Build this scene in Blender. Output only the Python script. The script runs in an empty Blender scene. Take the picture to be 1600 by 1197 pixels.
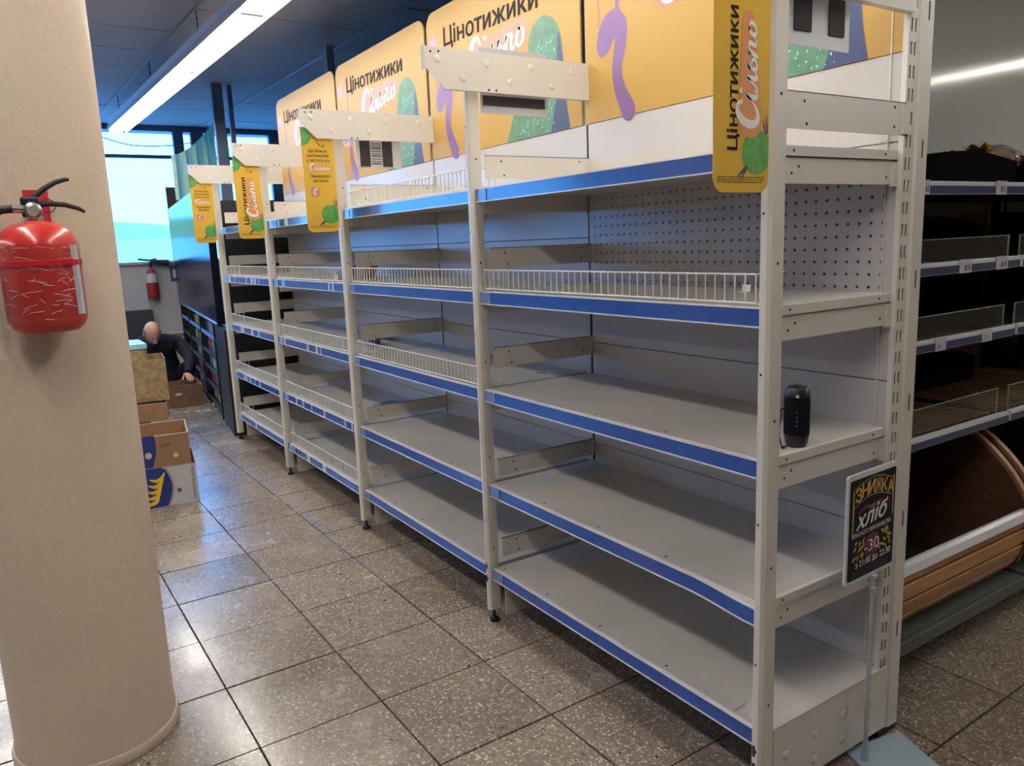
import bpy, bmesh, math, random
from mathutils import Vector, Matrix
random.seed(7)
C = bpy.context.scene.collection
PI = math.pi
# ------------------------------------------------------------------ camera
F_PX = 1215.74
yaw, pit, rol = 2.5677, -0.1796, -0.0402
fw = Vector((math.cos(yaw)*math.cos(pit), math.sin(yaw)*math.cos(pit), math.sin(pit)))
rt0 = Vector((math.sin(yaw), -math.cos(yaw), 0)); up0 = rt0.cross(fw)
rt = rt0*math.cos(rol) + up0*math.sin(rol); upv = -rt0*math.sin(rol) + up0*math.cos(rol)
CAM = Vector((1.1605, -1.4528, 1.4511))
cd = bpy.data.cameras.new('camera'); cam = bpy.data.objects.new('camera', cd); C.objects.link(cam)
cd.sensor_width = 36; cd.lens = 36*F_PX/1600; cd.clip_start = 0.05
m = Matrix((rt, upv, -fw)).transposed().to_4x4(); m.translation = CAM; cam.matrix_world = m
bpy.context.scene.camera = cam
# ------------------------------------------------------------------ world, exposure
w = bpy.data.worlds.new('sky'); bpy.context.scene.world = w; w.use_nodes = True
bg = w.node_tree.nodes['Background']; bg.inputs[0].default_value = (0.095, 0.40, 1.0, 1); bg.inputs[1].default_value = 10.0
vs = bpy.context.scene.view_settings
vs.view_transform = 'Standard'; vs.look = 'None'; vs.exposure = 0.0; vs.gamma = 1; vs.use_curve_mapping = False
TUBE = 36.0
# ------------------------------------------------------------------ materials
def nmat(name):
    mt = bpy.data.materials.new(name); mt.use_nodes = True
    return mt, mt.node_tree.nodes, mt.node_tree.links, mt.node_tree.nodes['Principled BSDF']
def mat(name, col, rough=.5, ior=1.5, metal=0, spec=.5, coat=0, noise=0, nscale=8, bump=0, bscale=60, emit=None, alpha=None, trans=0):
    mt, N, L, p = nmat(name); p.inputs['IOR'].default_value = ior
    p.inputs['Base Color'].default_value = (*col, 1); p.inputs['Roughness'].default_value = rough
    p.inputs['Metallic'].default_value = metal; p.inputs['Specular IOR Level'].default_value = spec
    p.inputs['Coat Weight'].default_value = coat; p.inputs['Coat Roughness'].default_value = .12
    tc = N.new('ShaderNodeTexCoord')
    if noise:
        nt = N.new('ShaderNodeTexNoise'); nt.inputs['Scale'].default_value = nscale; nt.inputs['Detail'].default_value = 5
        L.new(tc.outputs['Object'], nt.inputs['Vector'])
        r = N.new('ShaderNodeValToRGB'); r.color_ramp.elements[0].position = .3; r.color_ramp.elements[1].position = .7
        r.color_ramp.elements[0].color = (*[c*(1-noise) for c in col], 1); r.color_ramp.elements[1].color = (*[min(1, c*(1+noise*.4)) for c in col], 1)
        L.new(nt.outputs['Fac'], r.inputs['Fac']); L.new(r.outputs['Color'], p.inputs['Base Color'])
    if bump:
        nb = N.new('ShaderNodeTexNoise'); nb.inputs['Scale'].default_value = bscale; nb.inputs['Detail'].default_value = 3
        L.new(tc.outputs['Object'], nb.inputs['Vector'])
        b = N.new('ShaderNodeBump'); b.inputs['Strength'].default_value = bump; b.inputs['Distance'].default_value = .01
        L.new(nb.outputs['Fac'], b.inputs['Height']); L.new(b.outputs['Normal'], p.inputs['Normal'])
    if emit: p.inputs['Emission Color'].default_value = (*emit[:3], 1); p.inputs['Emission Strength'].default_value = emit[3]
    if alpha is not None: p.inputs['Alpha'].default_value = alpha
    return mt
def wood(name, a, b, axis='X', rough=.45, scale=3):
    mt, N, L, p = nmat(name)
    tc = N.new('ShaderNodeTexCoord'); mp = N.new('ShaderNodeMapping')
    s = {'X': (1, 14, 14), 'Y': (14, 1, 14), 'Z': (14, 14, 1)}[axis]
    mp.inputs['Scale'].default_value = s
    nt = N.new('ShaderNodeTexNoise'); nt.inputs['Scale'].default_value = scale; nt.inputs['Detail'].default_value = 6; nt.inputs['Distortion'].default_value = .6
    r = N.new('ShaderNodeValToRGB'); r.color_ramp.elements[0].position = .3; r.color_ramp.elements[1].position = .72
    r.color_ramp.elements[0].color = (*a, 1); r.color_ramp.elements[1].color = (*b, 1)
    L.new(tc.outputs['Object'], mp.inputs['Vector']); L.new(mp.outputs['Vector'], nt.inputs['Vector'])
    L.new(nt.outputs['Fac'], r.inputs['Fac']); L.new(r.outputs['Color'], p.inputs['Base Color']); p.inputs['Roughness'].default_value = rough
    return mt
def terrazzo(name, base=(.20, .163, .136)):
    mt, N, L, p = nmat(name)
    g = N.new('ShaderNodeNewGeometry'); oi = N.new('ShaderNodeObjectInfo')
    v = N.new('ShaderNodeTexVoronoi'); v.inputs['Scale'].default_value = 105; v.feature = 'F1'
    nz = N.new('ShaderNodeTexNoise'); nz.inputs['Scale'].default_value = 30; nz.inputs['Detail'].default_value = 2
    mxv = N.new('ShaderNodeVectorMath'); mxv.operation = 'SCALE'; mxv.inputs['Scale'].default_value = .02
    av = N.new('ShaderNodeVectorMath'); av.operation = 'ADD'
    L.new(g.outputs['Position'], nz.inputs['Vector']); L.new(nz.outputs['Color'], mxv.inputs[0]); L.new(g.outputs['Position'], av.inputs[0]); L.new(mxv.outputs[0], av.inputs[1])
    L.new(av.outputs[0], v.inputs['Vector'])
    # chips: cells picked by their random colour, inside a radius
    sep = N.new('ShaderNodeSeparateColor'); L.new(v.outputs['Color'], sep.inputs[0])
    pick = N.new('ShaderNodeMath'); pick.operation = 'GREATER_THAN'; pick.inputs[1].default_value = .12; L.new(sep.outputs[0], pick.inputs[0])
    rad = N.new('ShaderNodeMapRange'); rad.inputs[1].default_value = .50; rad.inputs[2].default_value = .38; rad.inputs[3].default_value = 0; rad.inputs[4].default_value = 1
    L.new(v.outputs['Distance'], rad.inputs[0])
    ch = N.new('ShaderNodeMath'); ch.operation = 'MULTIPLY'; L.new(pick.outputs[0], ch.inputs[0]); L.new(rad.outputs[0], ch.inputs[1])
    r1 = N.new('ShaderNodeValToRGB'); e = r1.color_ramp.elements
    e[0].color = (base[0]*.35, base[1]*.33, base[2]*.3, 1); e[0].position = 0
    e[1].color = (.55, .49, .41, 1); e[1].position = 1
    k = r1.color_ramp.elements.new(.12); k.color = (base[0]*1.15, base[1]*1.15, base[2]*1.15, 1)
    k = r1.color_ramp.elements.new(.75); k.color = (.34, .295, .245, 1)
    L.new(sep.outputs[1], r1.inputs['Fac'])
    mot = N.new('ShaderNodeTexNoise'); mot.inputs['Scale'].default_value = 3.5; mot.inputs['Detail'].default_value = 7
    L.new(g.outputs['Position'], mot.inputs['Vector'])
    rb = N.new('ShaderNodeValToRGB'); rb.color_ramp.elements[0].position = .2; rb.color_ramp.elements[1].position = .8
    rb.color_ramp.elements[0].color = (base[0]*.72, base[1]*.68, base[2]*.62, 1); rb.color_ramp.elements[1].color = (base[0]*1.15, base[1]*1.15, base[2]*1.15, 1)
    L.new(mot.outputs['Fac'], rb.inputs['Fac'])
    mx = N.new('ShaderNodeMix'); mx.data_type = 'RGBA'
    L.new(ch.outputs[0], mx.inputs['Factor']); L.new(rb.outputs['Color'], mx.inputs[6]); L.new(r1.outputs['Color'], mx.inputs[7])
    hs = N.new('ShaderNodeHueSaturation'); mr = N.new('ShaderNodeMapRange'); mr.inputs[3].default_value = .82; mr.inputs[4].default_value = 1.18
    L.new(oi.outputs['Random'], mr.inputs[0]); L.new(mr.outputs[0], hs.inputs['Value']); L.new(mx.outputs[2], hs.inputs['Color'])
    # black grime spots and foot scuffs
    sp = N.new('ShaderNodeTexNoise'); sp.inputs['Scale'].default_value = 38; sp.inputs['Detail'].default_value = 1; L.new(g.outputs['Position'], sp.inputs['Vector'])
    sr = N.new('ShaderNodeMapRange'); sr.inputs[1].default_value = .735; sr.inputs[2].default_value = .76; sr.inputs[3].default_value = 1; sr.inputs[4].default_value = .25
    L.new(sp.outputs['Fac'], sr.inputs[0])
    ml = N.new('ShaderNodeMix'); ml.data_type = 'RGBA'; ml.blend_type = 'MULTIPLY'; ml.inputs['Factor'].default_value = 1
    L.new(hs.outputs['Color'], ml.inputs[6]); L.new(sr.outputs[0], ml.inputs[7])
    L.new(ml.outputs[2], p.inputs['Base Color'])
    rr = N.new('ShaderNodeMapRange'); rr.inputs[1].default_value = .3; rr.inputs[2].default_value = .7; rr.inputs[3].default_value = .17; rr.inputs[4].default_value = .30
    L.new(mot.outputs['Fac'], rr.inputs[0]); L.new(rr.outputs[0], p.inputs['Roughness'])
    b = N.new('ShaderNodeBump'); b.inputs['Strength'].default_value = .12; b.inputs['Distance'].default_value = .004
    L.new(mot.outputs['Fac'], b.inputs['Height']); L.new(b.outputs['Normal'], p.inputs['Normal'])
    return mt
def glassy(name, tint, gl=.08, rough=.03):
    mt = bpy.data.materials.new(name); mt.use_nodes = True; N = mt.node_tree.nodes; L = mt.node_tree.links; N.clear()
    o = N.new('ShaderNodeOutputMaterial'); t = N.new('ShaderNodeBsdfTransparent'); g = N.new('ShaderNodeBsdfGlossy'); mx = N.new('ShaderNodeMixShader')
    t.inputs[0].default_value = (*tint, 1); g.inputs['Roughness'].default_value = rough; mx.inputs[0].default_value = gl
    L.new(t.outputs[0], mx.inputs[1]); L.new(g.outputs[0], mx.inputs[2]); L.new(mx.outputs[0], o.inputs[0])
    return mt
def translucent(name, col):
    mt = bpy.data.materials.new(name); mt.use_nodes = True; N = mt.node_tree.nodes; L = mt.node_tree.links; N.clear()
    o = N.new('ShaderNodeOutputMaterial'); t = N.new('ShaderNodeBsdfTranslucent'); d = N.new('ShaderNodeBsdfDiffuse'); mx = N.new('ShaderNodeMixShader')
    t.inputs[0].default_value = (*col, 1); d.inputs[0].default_value = (*col, 1); mx.inputs[0].default_value = .4
    L.new(t.outputs[0], mx.inputs[1]); L.new(d.outputs[0], mx.inputs[2]); L.new(mx.outputs[0], o.inputs[0])
    return mt
M = dict(
    white=mat('white_enamel', (.66, .63, .575), .32, noise=.05, nscale=3),
    shelf=mat('shelf_enamel', (.56, .535, .50), .38, noise=.10, nscale=5),
    panel=mat('back_panel_enamel', (.50, .475, .455), .28, noise=.04, nscale=2),
    wire=mat('white_wire', (.84, .82, .78), .35),
    hole=mat('dark_cavity', (.012, .01, .01), .8),
    blue=mat('blue_insert', (.018, .075, .34), .25, coat=.5, noise=.12, nscale=20),
    lip=mat('clear_rail_lip', (.66, .68, .72), .2),
    clip=mat('clear_clip', (.14, .20, .38), .2),
    tagm=mat('pale_shelf_label', (.42, .50, .47), .4),
    tagb=mat('light_blue_label', (.16, .33, .62), .35),
    yellow=mat('yellow_print', (.41, .255, .072), .5, spec=.3),
    yellows=mat('yellow_sign_print', (.62, .38, .045), .5, spec=.25),
    ink=mat('dark_brown_ink', (.018, .010, .010), .7, spec=.2),
    pink=mat('salmon_print', (.50, .20, .13), .45), orange=mat('orange_print', (.62, .25, .09), .45),
    plum=mat('purple_print', (.19, .10, .25), .45), pinkf=mat('pink_flower_print', (.55, .22, .42), .45),
    green=mat('green_print', (.09, .22, .13), .5, noise=.3, nscale=30), lgreen=mat('leaf_green_print', (.10, .34, .07), .45, noise=.3, nscale=40),
    navyp=mat('navy_print', (.04, .06, .14), .5),
    paper=mat('white_print', (.80, .78, .76), .5),
    black=mat('black_plastic', (.012, .012, .016), .4), blackg=mat('black_gloss', (.008, .012, .022), .16, spec=.5, ior=1.09),
    rubber=mat('black_rubber', (.01, .01, .01), .6),
    red=mat('red_paint', (.50, .028, .022), .3, coat=.4), redd=mat('red_strap', (.42, .01, .02), .4), redp=mat('red_plate', (.45, .01, .03), .5),
    steel=mat('steel', (.55, .55, .56), .3, metal=1), dial=mat('gauge_face', (.30, .27, .26), .3),
    column=mat('cream_plaster', (.60, .50, .395), .55, noise=.05, nscale=4, bump=.25, bscale=45),
    wallm=mat('white_wall_paint', (.44, .44, .46), .6, noise=.06, nscale=2),
    wallo=mat('store_wall', (.32, .29, .26), .8), ceil=mat('ceiling_tile', (.42, .40, .39), .85, noise=.06, nscale=9, bump=.15, bscale=90),
    grout=mat('dark_grout', (.035, .028, .024), .8), tbar=mat('ceiling_tbar', (.30, .30, .32), .5),
    gloss=mat('pale_gloss_panel', (.60, .64, .61), .1, spec=.5, bump=.02, bscale=2.5),
    frame=mat('blue_grey_window_frame', (.10, .14, .22), .5),
    kraft=mat('kraft_cardboard', (.29, .165, .085), .8, noise=.12, nscale=12), kraftd=mat('dark_cardboard', (.16, .09, .055), .8, noise=.15, nscale=10),
    kraftp=mat('printed_kraft', (.36, .25, .12), .75, noise=.45, nscale=26), kedge=mat('torn_card_edge', (.62, .52, .42), .8),
    cwhite=mat('white_cardboard', (.55, .56, .56), .55, noise=.05, nscale=10), cblue=mat('blue_box_print', (.012, .03, .19), .5),
    banana=mat('banana_print', (.75, .50, .03), .5), bronze=mat('bronze_line', (.30, .17, .09), .5), greyink=mat('grey_ink', (.10, .10, .11), .6),
    navy=mat('navy_cloth', (.012, .014, .032), .9, bump=.3, bscale=30), skin=mat('skin', (.45, .24, .17), .5), hair=mat('grey_hair', (.06, .055, .055), .8),
    mask=mat('blue_face_mask', (.10, .16, .30), .8),
    cyan=mat('cyan_tray', (.30, .62, .72), .4),
    woodb=wood('birch_plank', (.33, .155, .042), (.50, .255, .085), 'Y'), woodd=wood('dark_walnut', (.08, .036, .02), (.15, .07, .038), 'Y'),
    woode=wood('edge_veneer', (.28, .14, .055), (.42, .22, .09), 'Z'), slat=wood('slat_wood', (.24, .13, .055), (.36, .20, .09), 'X'),
    rackb=mat('black_rack_board', (.006, .006, .006), 1.0, spec=.02), rackm=mat('black_rack_metal', (.014, .015, .02), .35), deck=mat('grey_green_deck', (.075, .085, .08), .5),
    navyr=mat('navy_rail_insert', (.035, .05, .14), .2, coat=.3), acr=glassy('acrylic', (.80, .84, .82), .10, .05), acre=mat('acrylic_edge', (.35, .42, .40), .2),
    pane=glassy('window_pane', (.95, .98, 1), .03), film=glassy('clear_film', (.9, .9, .9), .22, .15), pocket=mat('pocket_white', (.50, .52, .56), .25),
    blackp=mat('magnet_black', (.02, .015, .022), .6), lgrey=mat('blue_grey_base', (.27, .36, .42), .35), polem=mat('clear_grey_pole', (.40, .40, .42), .25),
    chalk=mat('chalkboard_print', (.010, .010, .018), .6, spec=.2, noise=.3, nscale=40), gold=mat('gold_print', (.62, .38, .08), .5, noise=.2, nscale=60), maroon=mat('maroon_print', (.11, .016, .03), .5),
    bread=mat('bread_crust', (.33, .19, .10), .6, noise=.3, nscale=25), ytie=mat('yellow_wrap', (.70, .48, .02), .3),
    purple=mat('purple_card', (.14, .07, .26), .5), teal=mat('teal_roof', (.5, .42, .12), .7), owhite=mat('outside_white', (.7, .72, .74), .8), bark=mat('bark', (.25, .13, .05), .8),
    cloth=translucent('cyan_curtain_cloth', (.6, .72, .6)), grey=mat('grey_metal_box', (.035, .04, .05), .5),
    house=mat('lamp_housing', (.74, .75, .77), .45), tube=mat('lit_tube', (.9, .9, .9), .4, emit=(1, .93, .83, TUBE)), pen=mat('pencil_mark', (.25, .20, .16), .6),
    floor=terrazzo('terrazzo'),
)
# ------------------------------------------------------------------ mesh helpers
WM = {}
STUFFN = {'screw_hole', 'slot', 'dimple', 'arm_hole', 'shelf_hole', 'deck_hole', 'script_lettering', 'blue_leaf', 'lettering', 'small_print', 'speckle', 'wheat_print', 'barcode_print', 'tag_print', 'button_mark', 'rail_hook', 'upright_web', 'plinth_foot', 'torn_edge'}
class MB:
    def __init__(s): s.v = []; s.f = []; s.sm = []
    def add(s, vs, fs, smooth=False):
        n = len(s.v); s.v += [tuple(v) for v in vs]; s.f += [tuple(i+n for i in f) for f in fs]; s.sm += [smooth]*len(fs); return s
    def box(s, x0, x1, y0, y1, z0, z1, mtx=None):
        vs = [Vector((x, y, z)) for x in (x0, x1) for y in (y0, y1) for z in (z0, z1)]
        if mtx: vs = [mtx @ v for v in vs]
        return s.add(vs, [(0, 1, 3, 2), (4, 6, 7, 5), (0, 4, 5, 1), (2, 3, 7, 6), (0, 2, 6, 4), (1, 5, 7, 3)])
    def obox(s, c, a, b, n, la, lb, ln):  # centre, axes, full lengths
        c, a, b, n = map(Vector, (c, a, b, n)); a = a.normalized()*la/2; b = b.normalized()*lb/2; n = n.normalized()*ln/2
        vs = [c+i*a+j*b+k*n for i in (-1, 1) for j in (-1, 1) for k in (-1, 1)]
        return s.add(vs, [(0, 1, 3, 2), (4, 6, 7, 5), (0, 4, 5, 1), (2, 3, 7, 6), (0, 2, 6, 4), (1, 5, 7, 3)])
    def prism(s, pts, o, r, u, n, t):  # polygon pts (2D) in frame, extruded t along n
        o, r, u, n = map(Vector, (o, r, u, n)); k = len(pts)
        vs = [o+r*a+u*b for a, b in pts] + [o+r*a+u*b+n*t for a, b in pts]
        fs = [tuple(reversed(range(k))), tuple(range(k, 2*k))] + [(i, (i+1) % k, k+(i+1) % k, k+i) for i in range(k)]
        return s.add(vs, fs)
    def tube(s, pts, r, n=8, cap=True):
        pts = [Vector(p) for p in pts]; rs = r if isinstance(r, (list, tuple)) else [r]*len(pts)
        vs = []; prev = None
        for i, p in enumerate(pts):
            d = (pts[min(i+1, len(pts)-1)] - pts[max(i-1, 0)]).normalized()
            a = prev if prev else (Vector((0, 0, 1)) if abs(d.z) < .9 else Vector((1, 0, 0)))
            x = (a - d*a.dot(d)).normalized(); y = d.cross(x); prev = x
            vs += [p + (x*math.cos(2*PI*j/n) + y*math.sin(2*PI*j/n))*rs[i] for j in range(n)]
        fs = []
        for i in range(len(pts)-1):
            for j in range(n): fs.append((i*n+j, i*n+(j+1) % n, (i+1)*n+(j+1) % n, (i+1)*n+j))
        if cap: fs += [tuple(reversed(range(n))), tuple(range((len(pts)-1)*n, len(pts)*n))]
        return s.add(vs, fs, n > 4)
    def lathe(s, prof, c, n=32, ax=(0, 0, 1), sx=1, sy=1):
        c = Vector(c); az = Vector(ax).normalized(); a = Vector((1, 0, 0)) if abs(az.x) < .9 else Vector((0, 1, 0))
        x = (a-az*a.dot(az)).normalized(); y = az.cross(x)
        vs = []; 
        for r, z in prof: vs += [c + az*z + x*(sx*r*math.cos(2*PI*j/n)) + y*(sy*r*math.sin(2*PI*j/n)) for j in range(n)]
        fs = [(i*n+j, i*n+(j+1) % n, (i+1)*n+(j+1) % n, (i+1)*n+j) for i in range(len(prof)-1) for j in range(n)]
        fs += [tuple(reversed(range(n))), tuple(range((len(prof)-1)*n, len(prof)*n))]
        return s.add(vs, fs, True)
    def build(s, name, mt, parent=None, bevel=0, seg=2):
        me = bpy.data.meshes.new(name); inv = WM[parent].inverted() if parent else Matrix()
        vs = [inv @ Vector(v) for v in s.v]
        o = bpy.data.objects.new(name, me); C.objects.link(o)
        if not parent and vs:
            zz = min(v.z for v in vs); cx = (min(v.x for v in vs)+max(v.x for v in vs))/2; cy = (min(v.y for v in vs)+max(v.y for v in vs))/2
            t = Vector((cx, cy, zz)); vs = [v-t for v in vs]; o.location = t; WM[o] = Matrix.Translation(t)
        else: o.parent = parent; WM[o] = WM[parent].copy()
        me.from_pydata([tuple(v) for v in vs], [], s.f)
        if name in STUFFN and len(s.v) > 8: o['kind'] = 'stuff'
        mts = mt if isinstance(mt, list) else [mt]
        for q in mts: me.materials.append(q)
        me.polygons.foreach_set('use_smooth', s.sm); me.update()
        if any(s.sm):
            me.set_sharp_from_angle(angle=math.radians(40))
        if bevel:
            b = o.modifiers.new('bevel', 'BEVEL'); b.width = bevel; b.segments = seg; b.limit_method = 'ANGLE'
        return o
def thing(name, label, cat, loc, rotz=0, group=None):
    o = bpy.data.objects.new(name, None); C.objects.link(o); o.location = loc; o.rotation_euler = (0, 0, rotz); o.empty_display_size = .1
    o['label'] = label; o['category'] = cat
    if group: o['group'] = group
    WM[o] = Matrix.Translation(Vector(loc)) @ Matrix.Rotation(rotz, 4, 'Z'); return o
def tag(o, label, cat, group=None):
    o['label'] = label; o['category'] = cat
    if group: o['group'] = group
    return o
def lab(o, label): o['label'] = label; return o
def struct(o): o['kind'] = 'structure'; return o
def stuff(o): o['kind'] = 'stuff'; return o
def B(*a): return MB().box(*a)
class Fr:
    def __init__(s, o, r=(1, 0, 0), u=(0, 0, 1)): s.o = Vector(o); s.r = Vector(r).normalized(); s.u = Vector(u).normalized(); s.n = s.r.cross(s.u)
    def p(s, a, b, c=0): return s.o + s.r*a + s.u*b + s.n*c
    def sub(s, a, b, ang, c=0): # rotated frame
        r = s.r*math.cos(ang)+s.u*math.sin(ang); u = -s.r*math.sin(ang)+s.u*math.cos(ang); return Fr(s.p(a, b, c), r, u)
def flat(name, polys, fr, c, mt, parent):
    mb = MB(); lay = 0
    for q in polys:
        if isinstance(q, RP): lay += 1
        mb.add([fr.p(a, b, c+min(lay, 12)*3e-5) for a, b in q], [tuple(range(len(q)))])
    return mb.build(name, mt, parent)
def rrect(x0, y0, x1, y1, r, corners=(1, 1, 1, 1), n=6):
    pts = []
    for k, (cx, cy, a0) in enumerate(((x0+r, y0+r, PI), (x1-r, y0+r, 1.5*PI), (x1-r, y1-r, 0), (x0+r, y1-r, PI/2))):
        if corners[k]: pts += [(cx+r*math.cos(a0+PI/2*i/n), cy+r*math.sin(a0+PI/2*i/n)) for i in range(n+1)]
        else: pts.append(((x0, y0), (x1, y0), (x1, y1), (x0, y1))[k])
    return pts
def disc(cx, cy, rx, ry=None, n=28, a0=0, a1=2*PI):
    ry = ry or rx; full = abs(a1-a0-2*PI) < 1e-6
    return [(cx+rx*math.cos(a0+(a1-a0)*i/(n if full else n-1)), cy+ry*math.sin(a0+(a1-a0)*i/(n if full else n-1))) for i in range(n)]
def cat(pts, k=6):  # catmull-rom through tuples
    out = []
    for i in range(len(pts)-1):
        p0, p1, p2, p3 = pts[max(i-1, 0)], pts[i], pts[i+1], pts[min(i+2, len(pts)-1)]
        for j in range(k):
            t = j/k; out.append(tuple(.5*((2*b)+(-a+c)*t+(2*a-5*b+4*c-d)*t*t+(-a+3*b-3*c+d)*t**3) for a, b, c, d in zip(p0, p1, p2, p3)))
    return out+[tuple(pts[-1])]
def ribbon(pts, k=6, s=1, dx=0, dy=0, sh=0):  # pts (x,y,halfwidth) -> list of polys
    q = cat(pts, k) if len(pts) > 2 else pts
    q = [((x+sh*y)*s+dx, y*s+dy, w_*s) for x, y, w_ in q]; L_, R_ = [], []
    for i, (x, y, w_) in enumerate(q):
        a = q[max(i-1, 0)]; b = q[min(i+1, len(q)-1)]; d = Vector((b[0]-a[0], b[1]-a[1])); d = d.normalized() if d.length > 1e-9 else Vector((1, 0))
        L_.append((x-d.y*w_, y+d.x*w_)); R_.append((x+d.y*w_, y-d.x*w_))
    polys = [[L_[i], R_[i], R_[i+1], L_[i+1]] for i in range(len(q)-1)]
    for e, o_ in ((q[0], q[1]), (q[-1], q[-2])):
        a = math.atan2(e[1]-o_[1], e[0]-o_[0]); polys.append(disc(e[0], e[1], e[2], n=8, a0=a-PI/2, a1=a+PI/2))
    polys[0] = RP(polys[0]); return polys
class RP(list): pass  # first polygon of a stroke: starts a new thin print layer
LOGO = [
    [(.60, .78, .05), (.50, .95, .06), (.30, .93, .075), (.12, .68, .095), (.06, .36, .10), (.16, .08, .085), (.38, .02, .06), (.58, .14, .035), (.68, .28, .02)],
    [(.74, .34, .02), (.82, .58, .04), (.80, .30, .065), (.84, .06, .06), (.94, .05, .03), (1.02, .18, .02)], [(.88, .86, .065), (.89, .862, .065)],
    [(1.0, .04, .035), (1.10, .08, .03), (1.22, .40, .035), (1.28, .60, .045), (1.30, .34, .06), (1.33, .07, .06), (1.43, .05, .03), (1.52, .25, .02)],
    [(1.52, .40, .03), (1.60, .58, .055), (1.57, .34, .06), (1.57, .10, .055), (1.68, .03, .045), (1.80, .12, .045), (1.80, .28, .04), (1.68, .34, .03), (1.6, .30, .02)],
    [(1.90, .42, .03), (1.98, .58, .055), (1.96, .30, .06), (1.93, .02, .055)], [(1.97, .36, .03), (2.08, .56, .04), (2.20, .52, .055), (2.20, .26, .055), (2.22, .06, .05), (2.34, .08, .03), (2.42, .24, .02)],
    [(2.56, .58, .05), (2.46, .40, .055), (2.47, .14, .055), (2.60, .03, .05), (2.73, .16, .055), (2.74, .42, .055), (2.66, .56, .05), (2.56, .58, .05)]]
def logo(fr, c, width, parent, taper=.25, mt=None, name='script_lettering'):
    s = width/2.8; polys = []
    for st in LOGO:
        for q in ribbon([(a, b, w_*1.2) for a, b, w_ in st], 5, 1, 0, 0, .18):
            pp = [(x*s, (y*(1-taper*x/2.8))*s) for x, y in q]; polys.append(RP(pp) if isinstance(q, RP) else pp)
    return flat(name, polys, fr, c, mt or M['paper'], parent)
GL = {}
def raw_text(body):
    cu = bpy.data.curves.new('t', 'FONT'); cu.body = body; cu.size = 1; cu.resolution_u = 3
    t = bpy.data.objects.new('t', cu); C.objects.link(t); dg = bpy.context.evaluated_depsgraph_get(); dg.update(); e = t.evaluated_get(dg)
    me = e.to_mesh(); vs = [(v.co.x, v.co.y) for v in me.vertices]; fs = [tuple(p.vertices) for p in me.polygons]
    e.to_mesh_clear(); bpy.data.objects.remove(t); bpy.data.curves.remove(cu); return vs, fs
def glyph(ch):
    if ch not in GL:
        a, _ = raw_text('||'); b, _ = raw_text('|'+ch+'|'); adv = (max(v[0] for v in b)-min(v[0] for v in b))-(max(v[0] for v in a)-min(v[0] for v in a))
        vs, fs = raw_text(ch) if ch.strip() else ([], [])
        if ch in 'нН':   # drawn from bars, the font's own outline crosses itself
            x0, x1, y1 = min(v[0] for v in vs), max(v[0] for v in vs), max(v[1] for v in vs); w_ = .076 if ch == 'н' else .085; m_ = y1*.5
            R = [(x0, x0+w_, 0, y1), (x1-w_, x1, 0, y1), (x0+w_, x1-w_, m_-w_*.45, m_+w_*.45)]
            vs = [p for a_, b_, c_, d_ in R for p in ((a_, c_), (b_, c_), (b_, d_), (a_, d_))]; fs = [(4*k, 4*k+1, 4*k+2, 4*k+3) for k in range(3)]
        GL[ch] = (adv, vs, fs)
    return GL[ch]
def text(name, s, mt, parent, fr, h=None, width=None, c=.0006, bold=0, shear=0, align='L'):
    x = 0; vs = []; fs = []
    for ch in s:
        adv, gv, gf = glyph(ch); n = len(vs); vs += [(a+x+shear*b, b) for a, b in gv]; fs += [tuple(q+n for q in f) for f in gf]; x += adv
    x0 = min(v[0] for v in vs); x1 = max(v[0] for v in vs)
    sy = h/.70 if h else None; sx = width/(x1-x0) if width else sy
    if sy is None: sy = sx
    off = x0 if align == 'L' else ((x0+x1)/2 if align == 'C' else x1)
    mb = MB()
    for k, (bx_, by_) in enumerate([(0, 0)]+([(-bold, 0), (bold, 0), (0, bold*.8), (0, -bold*.8)] if bold else [])):
        mb.add([fr.p((a-off+bx_)*sx, (b+by_)*sy, c+k*2e-5) for a, b in vs], fs)
    return mb.build(name, mt, parent)
def grid_plate(name, us, vs_, solid, fr, t, mt, parent):
    """plate cut on a grid: us, vs_ breakpoints, solid(i,j) -> bool; thickness t behind the frame plane"""
    mb = MB(); idx = {}; V = []
    def v(i, j, k):
        key = (i, j, k)
        if key not in idx: idx[key] = len(V); V.append(fr.p(us[i], vs_[j], -t if k else 0))
        return idx[key]
    Fs = []; nu, nv = len(us)-1, len(vs_)-1; S = [[solid(i, j) for j in range(nv)] for i in range(nu)]
    for i in range(nu):
        for j in range(nv):
            if not S[i][j]: continue
            Fs.append((v(i, j, 0), v(i+1, j, 0), v(i+1, j+1, 0), v(i, j+1, 0))); Fs.append((v(i, j, 1), v(i, j+1, 1), v(i+1, j+1, 1), v(i+1, j, 1)))
            for di, dj, a, b in ((-1, 0, (i, j), (i, j+1)), (1, 0, (i+1, j), (i+1, j+1)), (0, -1, (i, j), (i+1, j)), (0, 1, (i, j+1), (i+1, j+1))):
                ii, jj = i+di, j+dj
                if not (0 <= ii < nu and 0 <= jj < nv and S[ii][jj]): Fs.append((v(*a, 0), v(*b, 0), v(*b, 1), v(*a, 1)))
    mb.add(V, Fs); return mb.build(name, mt, parent)
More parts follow.
